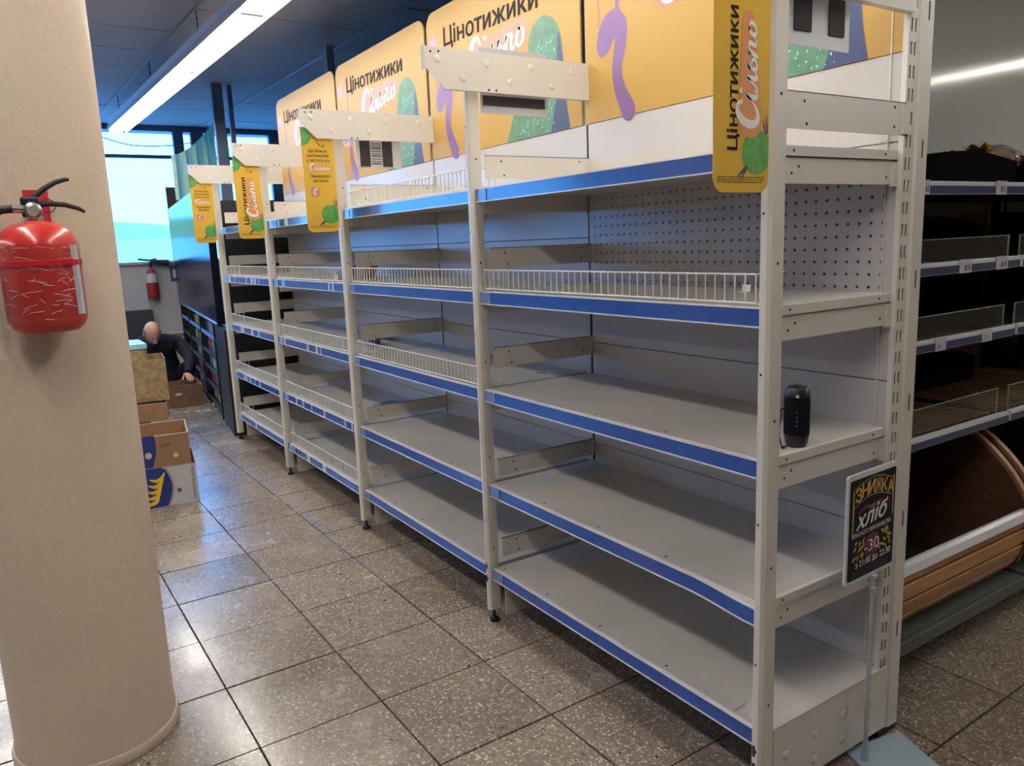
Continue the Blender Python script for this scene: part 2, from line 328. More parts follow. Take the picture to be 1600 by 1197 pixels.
# ------------------------------------------------------------------ the room
H = 3.02; XW = -9.5; X1 = 5.0; Y0 = -7.0; Y1 = 9.0
AR = math.radians(.7); AC = math.radians(1.6)
def rotp(x, y, a, o): return (o[0]+x*math.cos(a)-y*math.sin(a), o[1]+x*math.sin(a)+y*math.cos(a))
def inview(p, mx=40):
    d = Vector(p)-CAM; z = d.dot(fw)
    if z < .15: return False
    px = 800+F_PX*d.dot(rt)/z; py = 598.5-F_PX*d.dot(upv)/z
    return -mx < px < 1600+mx and -mx < py < 1197+mx
fl = struct(B(XW-.1, X1+.1, Y0-.1, Y1+.1, -.12, -.012).build('floor', M['grout']))
PT = .3935; FO = (-1.0345, -.197)
tile_me = None; cells = []
for i in range(-24, 18):
    for j in range(-19, 25):
        cx, cy = rotp((i+.5)*PT, (j+.5)*PT, AR, FO)
        if XW-.15 < cx < X1+.15 and Y0-.15 < cy < Y1+.15: cells.append((cx, cy))
def hidden(cx, cy):
    if cy > .45 and cx < -.75: return True
    if cx < -3 and cy > .3: return True
    # behind the column
    a = math.atan2(cy-CAM.y, cx-CAM.x); 
    px = 800+F_PX*(Vector((cx, cy, 0))-CAM).dot(rt)/(Vector((cx, cy, 0))-CAM).dot(fw)
    return px < 190 and cx < -1.9
near = [c for c in cells if any(inview((c[0]+a, c[1]+b, 0)) for a in (-.2, .2) for b in (-.2, .2)) and not hidden(*c) and c[0] > -8]
near.sort(key=lambda c: (c[0]-CAM.x)**2+(c[1]-CAM.y)**2); near = near[:290]; ns = set(near)
g = PT/2-.003
tm = MB(); bz = .0002
tm.add([(-g, -g, -.012), (g, -g, -.012), (g, g, -.012), (-g, g, -.012), (-g, -g, -bz), (g, -g, -bz), (g, g, -bz), (-g, g, -bz), (-g+bz, -g+bz, 0), (g-bz, -g+bz, 0), (g-bz, g-bz, 0), (-g+bz, g-bz, 0)],
       [(0, 1, 5, 4), (1, 2, 6, 5), (2, 3, 7, 6), (3, 0, 4, 7), (4, 5, 9, 8), (5, 6, 10, 9), (6, 7, 11, 10), (7, 4, 8, 11), (8, 9, 10, 11)])
tile_me = bpy.data.meshes.new('tile'); tile_me.from_pydata(tm.v, [], tm.f); tile_me.materials.append(M['floor']); tile_me.update()
fo = WM[fl].translation
for cx, cy in near:
    o = bpy.data.objects.new('tile', tile_me); C.objects.link(o); o.parent = fl
    o.location = (cx-fo.x+random.uniform(-.0008, .0008), cy-fo.y+random.uniform(-.0008, .0008), -fo.z-random.uniform(0, .0016))
    o.rotation_euler = (random.uniform(-.0028, .0028), random.uniform(-.0028, .0028), AR+random.uniform(-.002, .002))
mb = MB()
for c in cells:
    if c in ns: continue
    mt_ = Matrix.Translation((c[0], c[1], 0)) @ Matrix.Rotation(AR, 4, 'Z'); mb.add([mt_ @ Vector(v) for v in tm.v], tm.f)
stuff(mb.build('tile_field', M['floor'], fl))
# ceiling
ce = struct(B(XW-.1, X1+.1, Y0-.1, Y1+.1, H+.02, H+.12).build('ceiling', M['ceil']))
CO = (-5.0, -.17); PX_, PY_ = .63, 1.2
cme = MB().box(-PX_/2+.004, PX_/2-.004, -PY_/2+.004, PY_/2-.004, 0, .02)
me_c = bpy.data.meshes.new('ceiling_panel'); me_c.from_pydata(cme.v, [], cme.f); me_c.materials.append(M['ceil']); me_c.update()
co_ = WM[ce].translation; rest = MB(); cnt = 0
for i in range(-8, 17):
    for j in range(-6, 8):
        cx, cy = rotp((i+.35)*PX_, (j+.5)*PY_, AC, CO)
        if not (XW-.3 < cx < X1+.3 and Y0-.6 < cy < Y1+.6): continue
        if cx < -1.5 and -1.8 < cy < 4 and inview((cx, cy, H), 150) and cnt < 290:
            cnt += 1; o = bpy.data.objects.new('ceiling_panel', me_c); C.objects.link(o); o.parent = ce
            o.location = (cx-co_.x, cy-co_.y, H-co_.z+random.uniform(-.002, .004)); o.rotation_euler = (random.uniform(-.003, .003), random.uniform(-.004, .004), AC)
        else:
            mt_ = Matrix.Translation((cx, cy, H)) @ Matrix.Rotation(AC, 4, 'Z'); rest.add([mt_ @ Vector(v) for v in cme.v], cme.f)
stuff(rest.build('ceiling_panel', M['ceil'], ce))
mb = MB()
for j in range(-5, 8):
    a = rotp(-5, j*PY_, AC, CO); b = rotp(10, j*PY_, AC, CO)
    d = Vector((b[0]-a[0], b[1]-a[1], 0)); mb.obox((a[0]+d.x/2, a[1]+d.y/2, H-.003), d, (-d.y, d.x, 0), (0, 0, 1), d.length, .012, .005)
mb.build('ceiling_runner', M['tbar'], ce)
# walls
struct(B(X1, X1+.1, Y0, Y1, -.01, H+.03).build('wall_right', M['wallo']))
struct(B(XW, X1, Y0-.1, Y0, -.01, H+.03).build('wall_front', M['wallo']))
struct(B(XW, X1, Y1, Y1+.1, -.01, H+.03).build('wall_back', M['wallo']))
ZS, ZT = 1.385, 2.955
wl = struct(B(XW-.25, XW, Y0, Y1, -.01, ZS).build('wall_left', M['wallm']))
B(XW-.25, XW, Y0, Y1, ZT, H+.03).build('lintel', M['frame'], wl)
B(XW-.25, XW, 3.2, Y1, ZS, ZT).build('wall_part', M['wallm'], wl)
B(XW-.04, XW+.05, Y0, 3.2, ZS-.03, ZS).build('window_sill', M['wallm'], wl)
# (y0, y1) clear openings; mullions between
opens = [(-6.8, -5.4), (-5.3, -3.9), (-3.8, -2.4), (-2.3, -1.0), (-.9, .59), (.71, .80), (.95, 1.16), (1.25, 1.78), (2.0, 3.1)]
prev = Y0
for n, (a, b) in enumerate(opens):
    wn = struct(B(XW-.10, XW-.02, prev, a, ZS, ZT).build('window_%d' % (n+1), M['frame']))
    zb = 2.655
    if a < 1.6: B(XW-.09, XW-.03, a, b, zb-.02, zb+.02).build('transom', M['frame'], wn)
    B(XW-.065, XW-.06, a, b, ZS, ZT).build('pane', M['pane'], wn)
    prev = b
struct(B(XW-.10, XW-.02, 3.1, 3.2, ZS, ZT).build('trim_1', M['frame']))
# partition of glossy pale panels behind the bread rack
pw = struct(B(-.86, -.80, .645, Y1, 0, H+.02).build('wall_partition', M['gloss']))
for k, yy in enumerate([.645+i*1.2 for i in range(7)]):
    B(-.80, -.79, yy+.001, min(yy+1.199, Y1), .0, H-.002).build('wall_panel', M['gloss'], pw)
# outside
tag(B(-26, -22, -4, 6, -3, 1.9).build('house', M['owhite']), 'white low house seen outside the window', 'house')
ho = MB().prism([(-5, 2.0), (6.6, 1.75), (6.6, 1.95), (2.5, 2.35), (-5, 3.0)], (-26.5, 0, 0), (0, 1, 0), (0, 0, 1), (1, 0, 0), 3).build('house_roof', M['teal']); tag(ho, 'teal tiled roof seen outside the window', 'roof')
tag(B(-17.06, -17, -6, 4.5, -3, 1.50).build('garden_fence', M['owhite'], bevel=.02), 'pale fence outside below the teal roof', 'fence')
gr = struct(B(-60, XW-.3, -40, 40, -3.2, -3).build('ground', M['owhite']))
tr = MB(); random.seed(3)
def branch(p, d, l, r, n):
    q = p + d*l; tr.tube([p, (p+q)/2+Vector((0, random.uniform(-.1, .1), random.uniform(-.1, .1)))*l*.3, q], [r, r*.85, r*.7], 5)
    if n:
        for _ in range(3): branch(q, (d+Vector((random.uniform(-.4, .4), random.uniform(-.8, .8), random.uniform(-.5, .6)))).normalized(), l*.68, r*.6, n-1)
branch(Vector((-16, -2.6, -3)), Vector((0, .15, 1)).normalized(), 3.4, .14, 5)
tag(tr.build('tree', M['bark']), 'bare tree branches outside behind the window glass', 'tree')
# column
tag_c = MB().lathe([(.223, 0), (.223, .05), (.22, .06), (.2205, 1.5), (.22, H+.02)], (-1.41, -1.372, 0), 72)
col = struct(tag_c.build('column', M['column']))
col.name = 'wall_column'
MB().lathe([(.229, 0), (.231, .02), (.226, .032)], (-1.41, -1.372, 0), 72).build('base_bead', M['column'], col)
# ------------------------------------------------------------------ lamps
def lamp_row(x_start, y_start, n, label, chains=True, ang=AC, z=2.80, grp='fluorescent lamp rows'):
    L_ = 1.56; t = thing('ceiling_lamp', label, 'lamp', (x_start, y_start, z-.09), ang, grp)
    R = WM[t]
    def W(x, y, zz): return R @ Vector((x, y, zz+.09))
    tot = n*L_
    ry = R.to_3x3() @ Vector((0, 1, 0)); rx = R.to_3x3() @ Vector((1, 0, 0))
    MB().prism([(-.060, .045), (-.066, -.035), (.066, -.035), (.060, .045)], W(0, 0, 0), ry, (0, 0, 1), rx, tot).build('housing', M['house'], t)
    for q in (-1, 1):
        pts = [(q*.064, -.005), (q*.100, -.080), (q*.096, -.080), (q*.062, -.030)]
        MB().prism(pts if q < 0 else pts[::-1], W(0, 0, 0), ry, (0, 0, 1), rx, tot).build('reflector', M['house'], t)
    for k in range(n):
        for s in (-1, 1):
            MB().tube([W(k*L_+.03, s*.038, -.062), W((k+1)*L_-.03, s*.038, -.062)], .015, 8).build('tube', M['tube'], t)
        for x in (k*L_+.012, (k+1)*L_-.012): MB().box(-.010, .010, -.06, .06, -.080, -.030, R @ Matrix.Translation((x, 0, .09))).build('lamp_holder', M['house'], t)
    if chains:
        for k in range(n+1):
            x = .35+k*1.6
            if x > tot: continue
            mb = MB(); zz = .045
            while zz < H-z:
                a = W(x, 0, zz); mb.obox((a.x, a.y, a.z+.012), (0, 0, 1), (1, 0, 0) if int(zz/.02) % 2 else (0, 1, 0), (0, 1, 0) if int(zz/.02) % 2 else (1, 0, 0), .026, .009, .003); zz += .02
            mb.build('chain', M['grey'], t)
    return t
lamp_row(-8.05, -.24, 6, 'long twin-tube fluorescent lamp row hung on chains above the shelves')
lamp_row(-8.0, -1.98, 6, 'twin-tube fluorescent lamp row over the aisle left of the column')
lamp_row(-6.0, -5.1, 4, 'twin-tube fluorescent lamp row farthest to the left, over the next aisle')
lamp_row(.2, 5.8, 3, 'fluorescent lamp row mirrored in the pale glossy panels')
lamp_row(.4, 3.4, 2, 'added fluorescent lamp row out of view, brightening the pale glossy panels')  # extra row added out of view to brighten the partition panels
tag(MB().box(-5.07, -5.01, .93, .99, 2.0, H).build('ceiling_post', M['tbar']), 'thin grey metal post from the ceiling behind the farthest poster', 'post')
# ------------------------------------------------------------------ shelving bays
ZSH = [1.6385, 1.281, .921, .558, .2215]
PY0, PY1 = -.03, .018
POFF = [(-.008, .022), (-.034, -.008), (-.052, -.024), (-.070, -.044), (-.078, -.054)]   # post edges about each bay line
def dimples(mb, pts, fr):
    for a, b in pts:
        prof = [(.013, .0), (.010, .0022), (.0055, .003), (.001, .0031)]
        mb.lathe(prof, fr.p(a, b, 0), 14, fr.n)
def front_post(X, parent, ztop=1.965, slots=False):
    pf = POFF[round(-X/1.25)]; x0, x1 = X+pf[0], X+pf[1]
    fr = Fr((x0, PY0, .05))
    mb = MB(); mb.prism([(x0, PY0+.006), (x0+.006, PY0), (x1-.008, PY0), (x1, PY0+.008), (x1, PY1), (x0, PY1)], (0, 0, .05), (1, 0, 0), (0, 1, 0), (0, 0, 1), ztop-.05)
    po = mb.build('front_post', M['white'], parent)
    mb = MB()
    for zz in [.3+.36*k for k in range(5)]: mb.tube([(x1-.012+.0125, -.002, zz), (x1+.0008, -.002, zz)], .0035, 8); mb.tube([(x0+.012, PY0-.0006, zz+.11), (x0+.012, PY0+.002, zz+.11)], .003, 8)
    mb.build('screw_hole', M['hole'], po)
    if slots:
        mb = MB()
        for zz in slots: mb.box(x0+.007, x0+.0145, PY0-.0007, PY0+.002, zz, zz+.03); mb.box(x0+.0145, x0+.019, PY0-.0007, PY0+.002, zz+.012, zz+.02)
        mb.build('slot', M['hole'], po)
    MB().lathe([(.019, 0), (.019, .012), (.006, .014), (.006, .055)], ((x0+x1)/2, -.006, 0), 16).build('foot', M['rubber'], po)
    return po
def upright(X, parent, end=False):
    # slotted face toward +X, pitch 55 mm
    y0, y1, z0, z1 = (.484 if end else .499), .582, .02, (2.62 if end else 2.10)
    us = [0, .010, .018, .026, .034, y1-y0]; zs = [z0]; z = z0+.03
    while z < z1-.06: zs += [z, z+.031]; z += .055
    zs.append(z1)
    fr = Fr((X+.012, y0, 0), (0, 1, 0), (0, 0, 1))
    u = grid_plate('upright', us, zs, lambda i, j: not (i in (1, 3) and j % 2 == 1), fr, .003, M['white'], parent)
    mb = MB(); mb.box(X-(.002 if end else .03), X+.009, y0, y0+.002, z0, z1); mb.box(X-.03, X+.012, y1, y1+.003, z0, z1); mb.box(X-.033, X-.03, y0, y1, z0, z1)
    mb.prism([(.012, .046), (.018, .052), (.018, y1-y0), (.012, y1-y0)], (X, y0, z0), (1, 0, 0), (0, 1, 0), (0, 0, 1), z1-z0)
    mb.build('upright_web', M['white'], u)
    B(X-(.0015 if end else .029), X+.0075, y0+.004, y1-.004, z0, z1).build('upright_dark_fill', M['hole'], u)  # near-black fill standing in for the shade inside the hollow upright
    if end:
        mb = MB()
        for zz in [.30+.33*k for k in range(8)]: mb.box(X+.0185, X+.0192, .557, .561, zz, zz+.045)
        mb.build('slot', M['hole'], u)
    B(X-.03, X+.015, y0+.01, y1, 0, .02).build('foot', M['rubber'], u)
    return u
def arm(X, parent):
    fr = Fr((X+.022, -.195, 1.962), (0, 1, 0), (0, 0, 1))
    pts = [(0, .06), (.065, 0), (.69, 0), (.69, .128), (0, .128)]
    a = MB().prism(pts, fr.p(0, 0, -.0), fr.r, fr.u, -fr.n, .0022).build('top_arm', M['white'], parent)
    mb = MB(); mb.box(X-.002, X+.022, -.199, -.195, 2.022, 2.096); mb.box(X+.002, X+.022, -.13, .49, 1.96, 1.962)
    mb.build('arm_flange', M['white'], a)
    mb = MB(); dimples(mb, [(.045, .092), (.235, .092), (.42, .092), (.60, .092), (.14, .036), (.33, .036), (.51, .036)], fr); mb.build('dimple', M['white'], a)
    mb = MB()
    for p in ((.02, .112), (.05, .115), (.24, .006), (.27, .006)): mb.tube([fr.p(*p, 0), fr.p(*p, .0008)], .004, 8)
    mb.build('arm_hole', M['hole'], a)
def side_rail(X, z0, z1, parent):
    r = B(X+.008, X+.012, .024, .495, z0, z1).build('side_rail', M['white'], parent)
    mb = MB(); mb.box(X+.0, X+.012, .024, .495, z1-.002, z1); mb.box(X+.008, X+.016, .47, .5, z0+.004, z1-.004); mb.build('rail_hook', M['white'], r)
    mb = MB()
    for y, z in ((.09, z1-.02), (.10, z0+.012), (.44, z1-.014), (.44, z0+.02)): mb.tube([(X+.012, y, z), (X+.0127, y, z)], .0035, 8)
    mb.build('screw_hole', M['hole'], r)
def kick(X, parent, zt=.2, dim=False):
    zb = .03
    k = B(X+.016, X+.020, .024, .52, zb, zt).build('kick_plate', M['white'], parent)
    fr = Fr((X+.020, .024, zb), (0, 1, 0), (0, 0, 1)); mb = MB()
    dimples(mb, [(.05, .10), (.17, .11), (.29, .12), (.41, .125), (.17, .035), (.29, .045), (.41, .05)], fr); mb.build('dimple', M['white'], k)
def wire_guard(x0, x1, z, parent, y=.004, h=.066):
    z0 = z+.008; mb = MB(); r = .0021
    for zz, rr in ((z0, .0024), (z0+h, .0026)): mb.tube([(x0, y+.10, zz), (x0, y, zz), (x1, y, zz), (x1, y+.10, zz)], rr, 5)
    n = int((x1-x0)/.0305)
    for i in range(n+1):
        x = x0+(x1-x0)*i/n; mb.tube([(x, y, z0), (x, y, z0+h)], r, 4)
    for x in (x0, x1):
        for k in range(1, 4): mb.tube([(x, y+.03*k, z0), (x, y+.03*k, z0+h)], r, 4)
    return mb.build('wire_guard', M['wire'], parent)
def shelf(X, z, parent, guard=False, labels=None, droop=0, front_y=0.0, right_end=False):
    b_ = round(-X/1.25); xa, xb = X-1.25+max(POFF[b_+1][1]+.002, -.012), (X-.014 if b_ == 0 else X-.034)
    eo = -.02 if b_ == 0 else 0
    s = MB().box(xa, xb, front_y, .493, z-.024, z).build('shelf', M['shelf'], parent, bevel=.002)
    mb = MB(); mb.box(xa, xb, front_y-.002, front_y+.001, z-.045, z-.002); mb.build('front_lip', M['white'], s)
    # price rail: white backing edge, blue insert, clear lips; may droop at its right end
    xs = [xa+(xb-xa)*i/30 for i in range(31)]
    def dz(x):
        t = max(0, (x-(xb-.22))/.22); return -droop*t*t*(3-2*t)
    def strip(z_lo, z_hi, ya, yb):
        m_ = MB(); V = []; Fs = []
        for x in xs: V += [(x, ya, z+z_lo+dz(x)), (x, yb, z+z_lo+dz(x)), (x, yb, z+z_hi+dz(x)), (x, ya, z+z_hi+dz(x))]
        for i in range(30):
            for k in range(4): Fs.append((4*i+k, 4*i+(k+1) % 4, 4*i+4+(k+1) % 4, 4*i+4+k))
        Fs += [(3, 2, 1, 0), (120, 121, 122, 123)]; return m_.add(V, Fs)
    pr = strip(-.044, -.004, front_y-.010, front_y-.002).build('price_rail', M['blue'], s)
    mm = strip(-.0475, -.044, front_y-.013, front_y-.001); n2 = strip(-.004, -.001, front_y-.012, front_y-.001); mm.add(n2.v, n2.f); mm.build('rail_edge', M['lip'], s)
    B(xa, xa+.07, front_y-.0125, front_y-.0102, z-.043, z-.005).build('clear_clip', M['tagb'] if labels else M['clip'], s)
    if labels:
        t = xa+.09
        while t < xb-.08:
            wl_ = random.choice([.02, .03, .035, .06]); kk = random.random()
            if kk < labels: B(t, t+wl_, front_y-.0118, front_y-.0101, z-.043, z-.005).build('shelf_label', M['tagm'] if random.random() < .6 else M['tagb'], s)
            t += wl_+random.choice([.012, .03, .07, .1])
    if guard: wire_guard(xa+.012, xb-(.028 if b_ == 0 else .004), z, s)
    # sockets on the front strip of the shelf top
    mb = MB()
    for x in [xa+.03, xa+.31, xa+.6, xa+.9]: mb.tube([(x, front_y+.022, z-.0004), (x, front_y+.022, z+.0006)], .0042, 8)
    mb.build('shelf_hole', M['hole'], s)
    # side flanges and brackets
    for x, o_ in ((xb, 1), (xa, -1)):
        mb = MB(); a, b = (x-.002, x+.012) if o_ > 0 else (x-.012, x+.002)
        br = MB(); br.prism([(.024, z-.083), (.44, z-.083), (.49, z-.083), (.49, z-.024), (.024, z-.024)], (a if o_ > 0 else b-.004, 0, 0), (0, 1, 0), (0, 0, 1), (1, 0, 0), .0045)
        if z < .3: continue
        q = br.build('bracket', M['white'], s)
        hk = MB(); hk.box(a, a+.012, .478, .505, z-.088, z-.028); hk.build('bracket_hook', M['white'], s)
    if right_end and z < .3: B(xb-.001, xb+.034, .0, .488, z-.003, z-.0002).build('end_flange', M['shelf'], s)
    if right_end and z > .3:
        mb = MB(); mb.box(xb, xb+.031+eo, .020, .485, z-.022, z); mb.box(xb+.030+eo, xb+.033+eo, .024, .495, z-.0225, z-.0005); mb.build('end_flange', M['white'], s)
        mb = MB(); mb.prism([(.024, z-.083), (.478, z-.083), (.478, z-.026), (.024, z-.026)], (xb+.022+eo, 0, 0), (0, 1, 0), (0, 0, 1), (1, 0, 0), .006); 
        mb.box(xb+.024+eo, xb+.036+eo, .465, .505, z-.088, z-.030)
        if z > .3: mb.build('end_bracket', M['white'], s)
        mb = MB()
        for y, zz in ((.075, z-.011), (.43, z-.011), (.075, z-.060), (.10, z-.045), (.445, z-.065)):
            if z < .3 and zz < z-.02: continue
            xx = xb+eo+(.033 if zz > z-.02 else .028); mb.tube([(xx, y, zz), (xx+.0008, y, zz)], .0032, 8)
        mb.build('screw_hole', M['hole'], s)
    return s
def pegboard(x0, x1, z0, z1, parent):
    p = .0336; nx = int((x1-x0)/p); nz = int((z1-z0)/p); ox = x0+((x1-x0)-nx*p)/2; oz = z0+((z1-z0)-nz*p)/2; Y = .488; r = .0044
    mb = MB(); V = []; Fs = []
    for i in range(nx):
        for j in range(nz):
            cx = ox+(i+.5)*p; cz = oz+(j+.5)*p; b = len(V); h = p/2
            sq = [(-h, -h), (0, -h), (h, -h), (h, 0), (h, h), (0, h), (-h, h), (-h, 0)]
            ci = [(r*math.cos(math.radians(a)), r*math.sin(math.radians(a))) for a in (225, 270, 315, 0, 45, 90, 135, 180)]
            V += [(cx+a, Y, cz+c) for a, c in sq] + [(cx+a, Y, cz+c) for a, c in ci] + [(cx+a, Y+.006, cz+c) for a, c in ci]
            for k in range(8):
                k2 = (k+1) % 8; Fs.append((b+k, b+k2, b+8+k2, b+8+k)); Fs.append((b+8+k, b+8+k2, b+16+k2, b+16+k))
    mb.add(V, Fs)
    for a, b_, c_, d_ in ((x0, ox, z0, z1), (ox+nx*p, x1, z0, z1), (ox, ox+nx*p, z0, oz), (ox, ox+nx*p, oz+nz*p, z1)):
        mb.add([(a, Y, c_), (b_, Y, c_), (b_, Y, d_), (a, Y, d_)], [(0, 1, 2, 3)])
    mb.build('pegboard_panel', M['panel'], parent)
    B(x0, x1, .4942, .4955, z0, z1).build('hole_dark_sheet', M['hole'], parent)  # near-black sheet whose colour gives the peg holes their inner shade
bay_labels = ['nearest white shelving bay, perforated back panel, bare shelves, black speaker standing in it',
              'white shelving bay second from the camera, wire guards on its three upper shelves',
              'white shelving bay third from the camera, wire guards and striped price labels',
              'farthest white shelving bay, next to the tall black cabinet']
bays = []
for b in range(4):
    X = -1.25*b
    t = thing('shelving_bay', bay_labels[b], 'shelf', (X-.625, .25, 0), 0, 'white shelving bays in one long run'); bays.append(t)
    front_post(X, t, slots=(.16, .112) if b == 0 else ((.215, .165) if b == 1 else False))
    upright(X, t, b == 0); arm(X, t); kick(X, t, .2195)
    side_rail(X, 1.672, 1.752, t)
    if b:
        side_rail(X, 1.36, 1.432, t); side_rail(X, .998, 1.072, t); side_rail(X, .587, .652, t); side_rail(X, .265, .34, t)
    if b == 3:
        X5 = X-1.25; front_post(X5, t); upright(X5, t); arm(X5, t); kick(X5, t, .2195)
        for a, c in ((1.672, 1.752), (1.36, 1.432), (.998, 1.072), (.62, .69), (.265, .34)): side_rail(X5, a, c, t)
    G = [(b == 1), True, b >= 1, b >= 2, b >= 2]
    for k in range(5):
        shelf(X, ZSH[k], t, guard=G[k], labels=(.32 if b >= 2 else None) if k < 4 else (.2 if b >= 2 else None), droop=.014 if (b == 0 and k == 3) else 0, right_end=(b == 0))
    zs = [.222, .634, 1.046, 1.263, 1.66, 1.876] if b == 0 else [.222, .634, 1.046, 1.455, 1.66, 1.876]
    for k in range(5):
        if b == 0 and k == 3: pegboard(X-1.25+.006, X-.003, zs[k]+.001, zs[k+1]-.001, t); continue
        B(X-1.25+.006+(.004 if k != 3 else .0), X-.003, .488, .494, zs[k]+.0012, zs[k+1]-.0012).build('back_panel', M['panel'], t, bevel=.0008, seg=1)
    B(X-1.25+.003, X-.003 if b == 0 else X, .496, .4985, .03, 1.876).build('rear_liner', M['hole'], t)
# ------------------------------------------------------------------ posters above the shelves
WORD = 'Цінотижики'
for b in range(4):
    xl = -1.25*b-1.245
    t = thing('poster_board', ['yellow poster board with a purple curl above the nearest bay, running out of the picture', 'yellow poster board with lettering above the second bay, pale pocket sheet before it', 'yellow poster board above the third bay, its left corner rounded', 'farthest yellow poster board, rounded corners, partly behind a metal arm'][b], 'poster', (xl+.62, .49, 1.876), 0, 'yellow poster boards above the shelves')
    fr = Fr((xl, .486, 1.876)); Wd, Hd = (1.222 if b else 1.242), .69
    MB().prism(rrect(0, 0, Wd, Hd, .07, (0, 0, 1, 1)), fr.p(0, 0), fr.r, fr.u, -fr.n, .008).build('board', M['yellow'], t)
    text('lettering', WORD, M['ink'], t, fr.sub(.175, .512, math.radians(-1.5)), h=.078, width=.78, c=.0016, bold=.018)
    lf = fr.sub(.425, .325, math.radians(7))
    pill = []
    n = 10
    pill = disc(.42, .055, .052, .052, n=n, a0=-PI/2, a1=PI/2) + disc(.01, .055, .078, .078, n=n, a0=PI/2, a1=1.5*PI)
    flat('pill_badge', [pill], lf, .0005, M['pink'], t)
    logo(lf.sub(-.03, .0, 0), .0011, .46, t, .30)
    curl = [(.175, .60, .005), (.18, .45, .007), (.185, .36, .012), (.20, .31, .032), (.196, .24, .03), (.178, .17, .026), (.19, .10, .028), (.235, 0.018, .036)]
    po = ribbon(curl, 6); po += [disc(0, 0, 0, 0)] if 0 else []
    blob = [(.178+.0, .355), (.215, .33), (.19, .26), (.165, .25), (.13, .235), (.10, .225), (.072, .25), (.07, .30), (.09, .345), (.13, .37)]
    flat('purple_curl', po, fr, .0006, M['plum'], t)
    bl = cat([(.17, .37), (.12, .355), (.08, .31), (.07, .25), (.095, .22), (.135, .235), (.175, .29)], 5)
    flat('curl_blob', [bl], fr, .0008, M['plum'], t)
    # plain green squash shape, speckled
    sq = cat([(.70, .0), (.74, .08), (.82, .20), (.87, .32), (.90, .41), (.97, .45), (1.05, .43), (1.10, .36), (1.12, .22), (1.13, .10), (1.15, 0.0)], 5)
    flat('green_shape', [sq], fr, .0006, M['green'], t)
    flat('green_shade', [cat([(1.02, .0), (1.06, .12), (1.075, .28), (1.09, .37), (1.12, .22), (1.13, .10), (1.15, 0)], 4)], fr, .0009, M['navyp'], t)
    rs = random.Random(5); pol = []
    for _ in range(260):
        x = rs.uniform(.74, 1.06); y = rs.uniform(.01, .36)
        if x < .72+.45*y+.06: continue
        r_ = rs.uniform(.0015, .004); pol.append(disc(x, y, r_, r_*rs.uniform(.8, 1.8), n=5))
    flat('speckle', pol, fr, .0012, M['cyan'], t)
    flat('pink_flower', [cat([(.045, .50), (.03, .57), (.05, .56), (.065, .58), (.08, .56), (.10, .575), (.085, .50), (.045, .50)], 3)], fr, .0006, M['pinkf'], t)
    flat('flower_stem', ribbon([(.065, .50, .002), (.07, .44, .002), (.085, .38, .0022), (.08, .33, .002)], 4), fr, .0005, M['plum'], t)
# plastic pockets with magnets, hung in the arm plane
def pocket(X, label, bars, rect, grp='plastic price pockets under the arms'):
    y0, y1, z0, z1 = rect
    t = thing('price_pocket', label, 'price holder', (X, (y0+y1)/2, z0), 0, grp)
    fr = Fr((X, 0, 0), (0, 1, 0)); MB().prism([(y0, z0), (y1, z0), (y1, z1), (y0, z1)], fr.p(0, 0), fr.r, fr.u, -fr.n, .002).build('sheet', M['pocket'], t)
    for a in bars: B(X, X+.004, a[0], a[1], a[2], a[3]).build('magnet_strip', M['blackp'], t)
    return t
pocket(-1.272, 'white pocket sheet with black strips behind the second metal arm', [(.045, .31, 1.925, 1.958), (.047, .306, 2.088, 2.096)], (.035, .327, 1.898, 2.118))
t = pocket(-2.522, 'white pocket sheet with a barcode between black strips under the third metal arm', [(.10, .152, 1.842, 1.98), (.218, .27, 1.842, 1.98)], (.08, .32, 1.836, 2.0))
mb = MB()
for k in range(9): mb.box(-2.5218, -2.5212, .16, .212, 1.852+k*.012, 1.852+k*.012+(.005 if k % 3 else .008))
mb.build('barcode_print', M['greyink'], t)
pocket(-.02, 'white pocket sheet with two black strips under the nearest arm', [(.088, .147, 1.888, 2.05), (.212, .268, 1.888, 2.05)], (.073, .292, 1.857, 2.06))
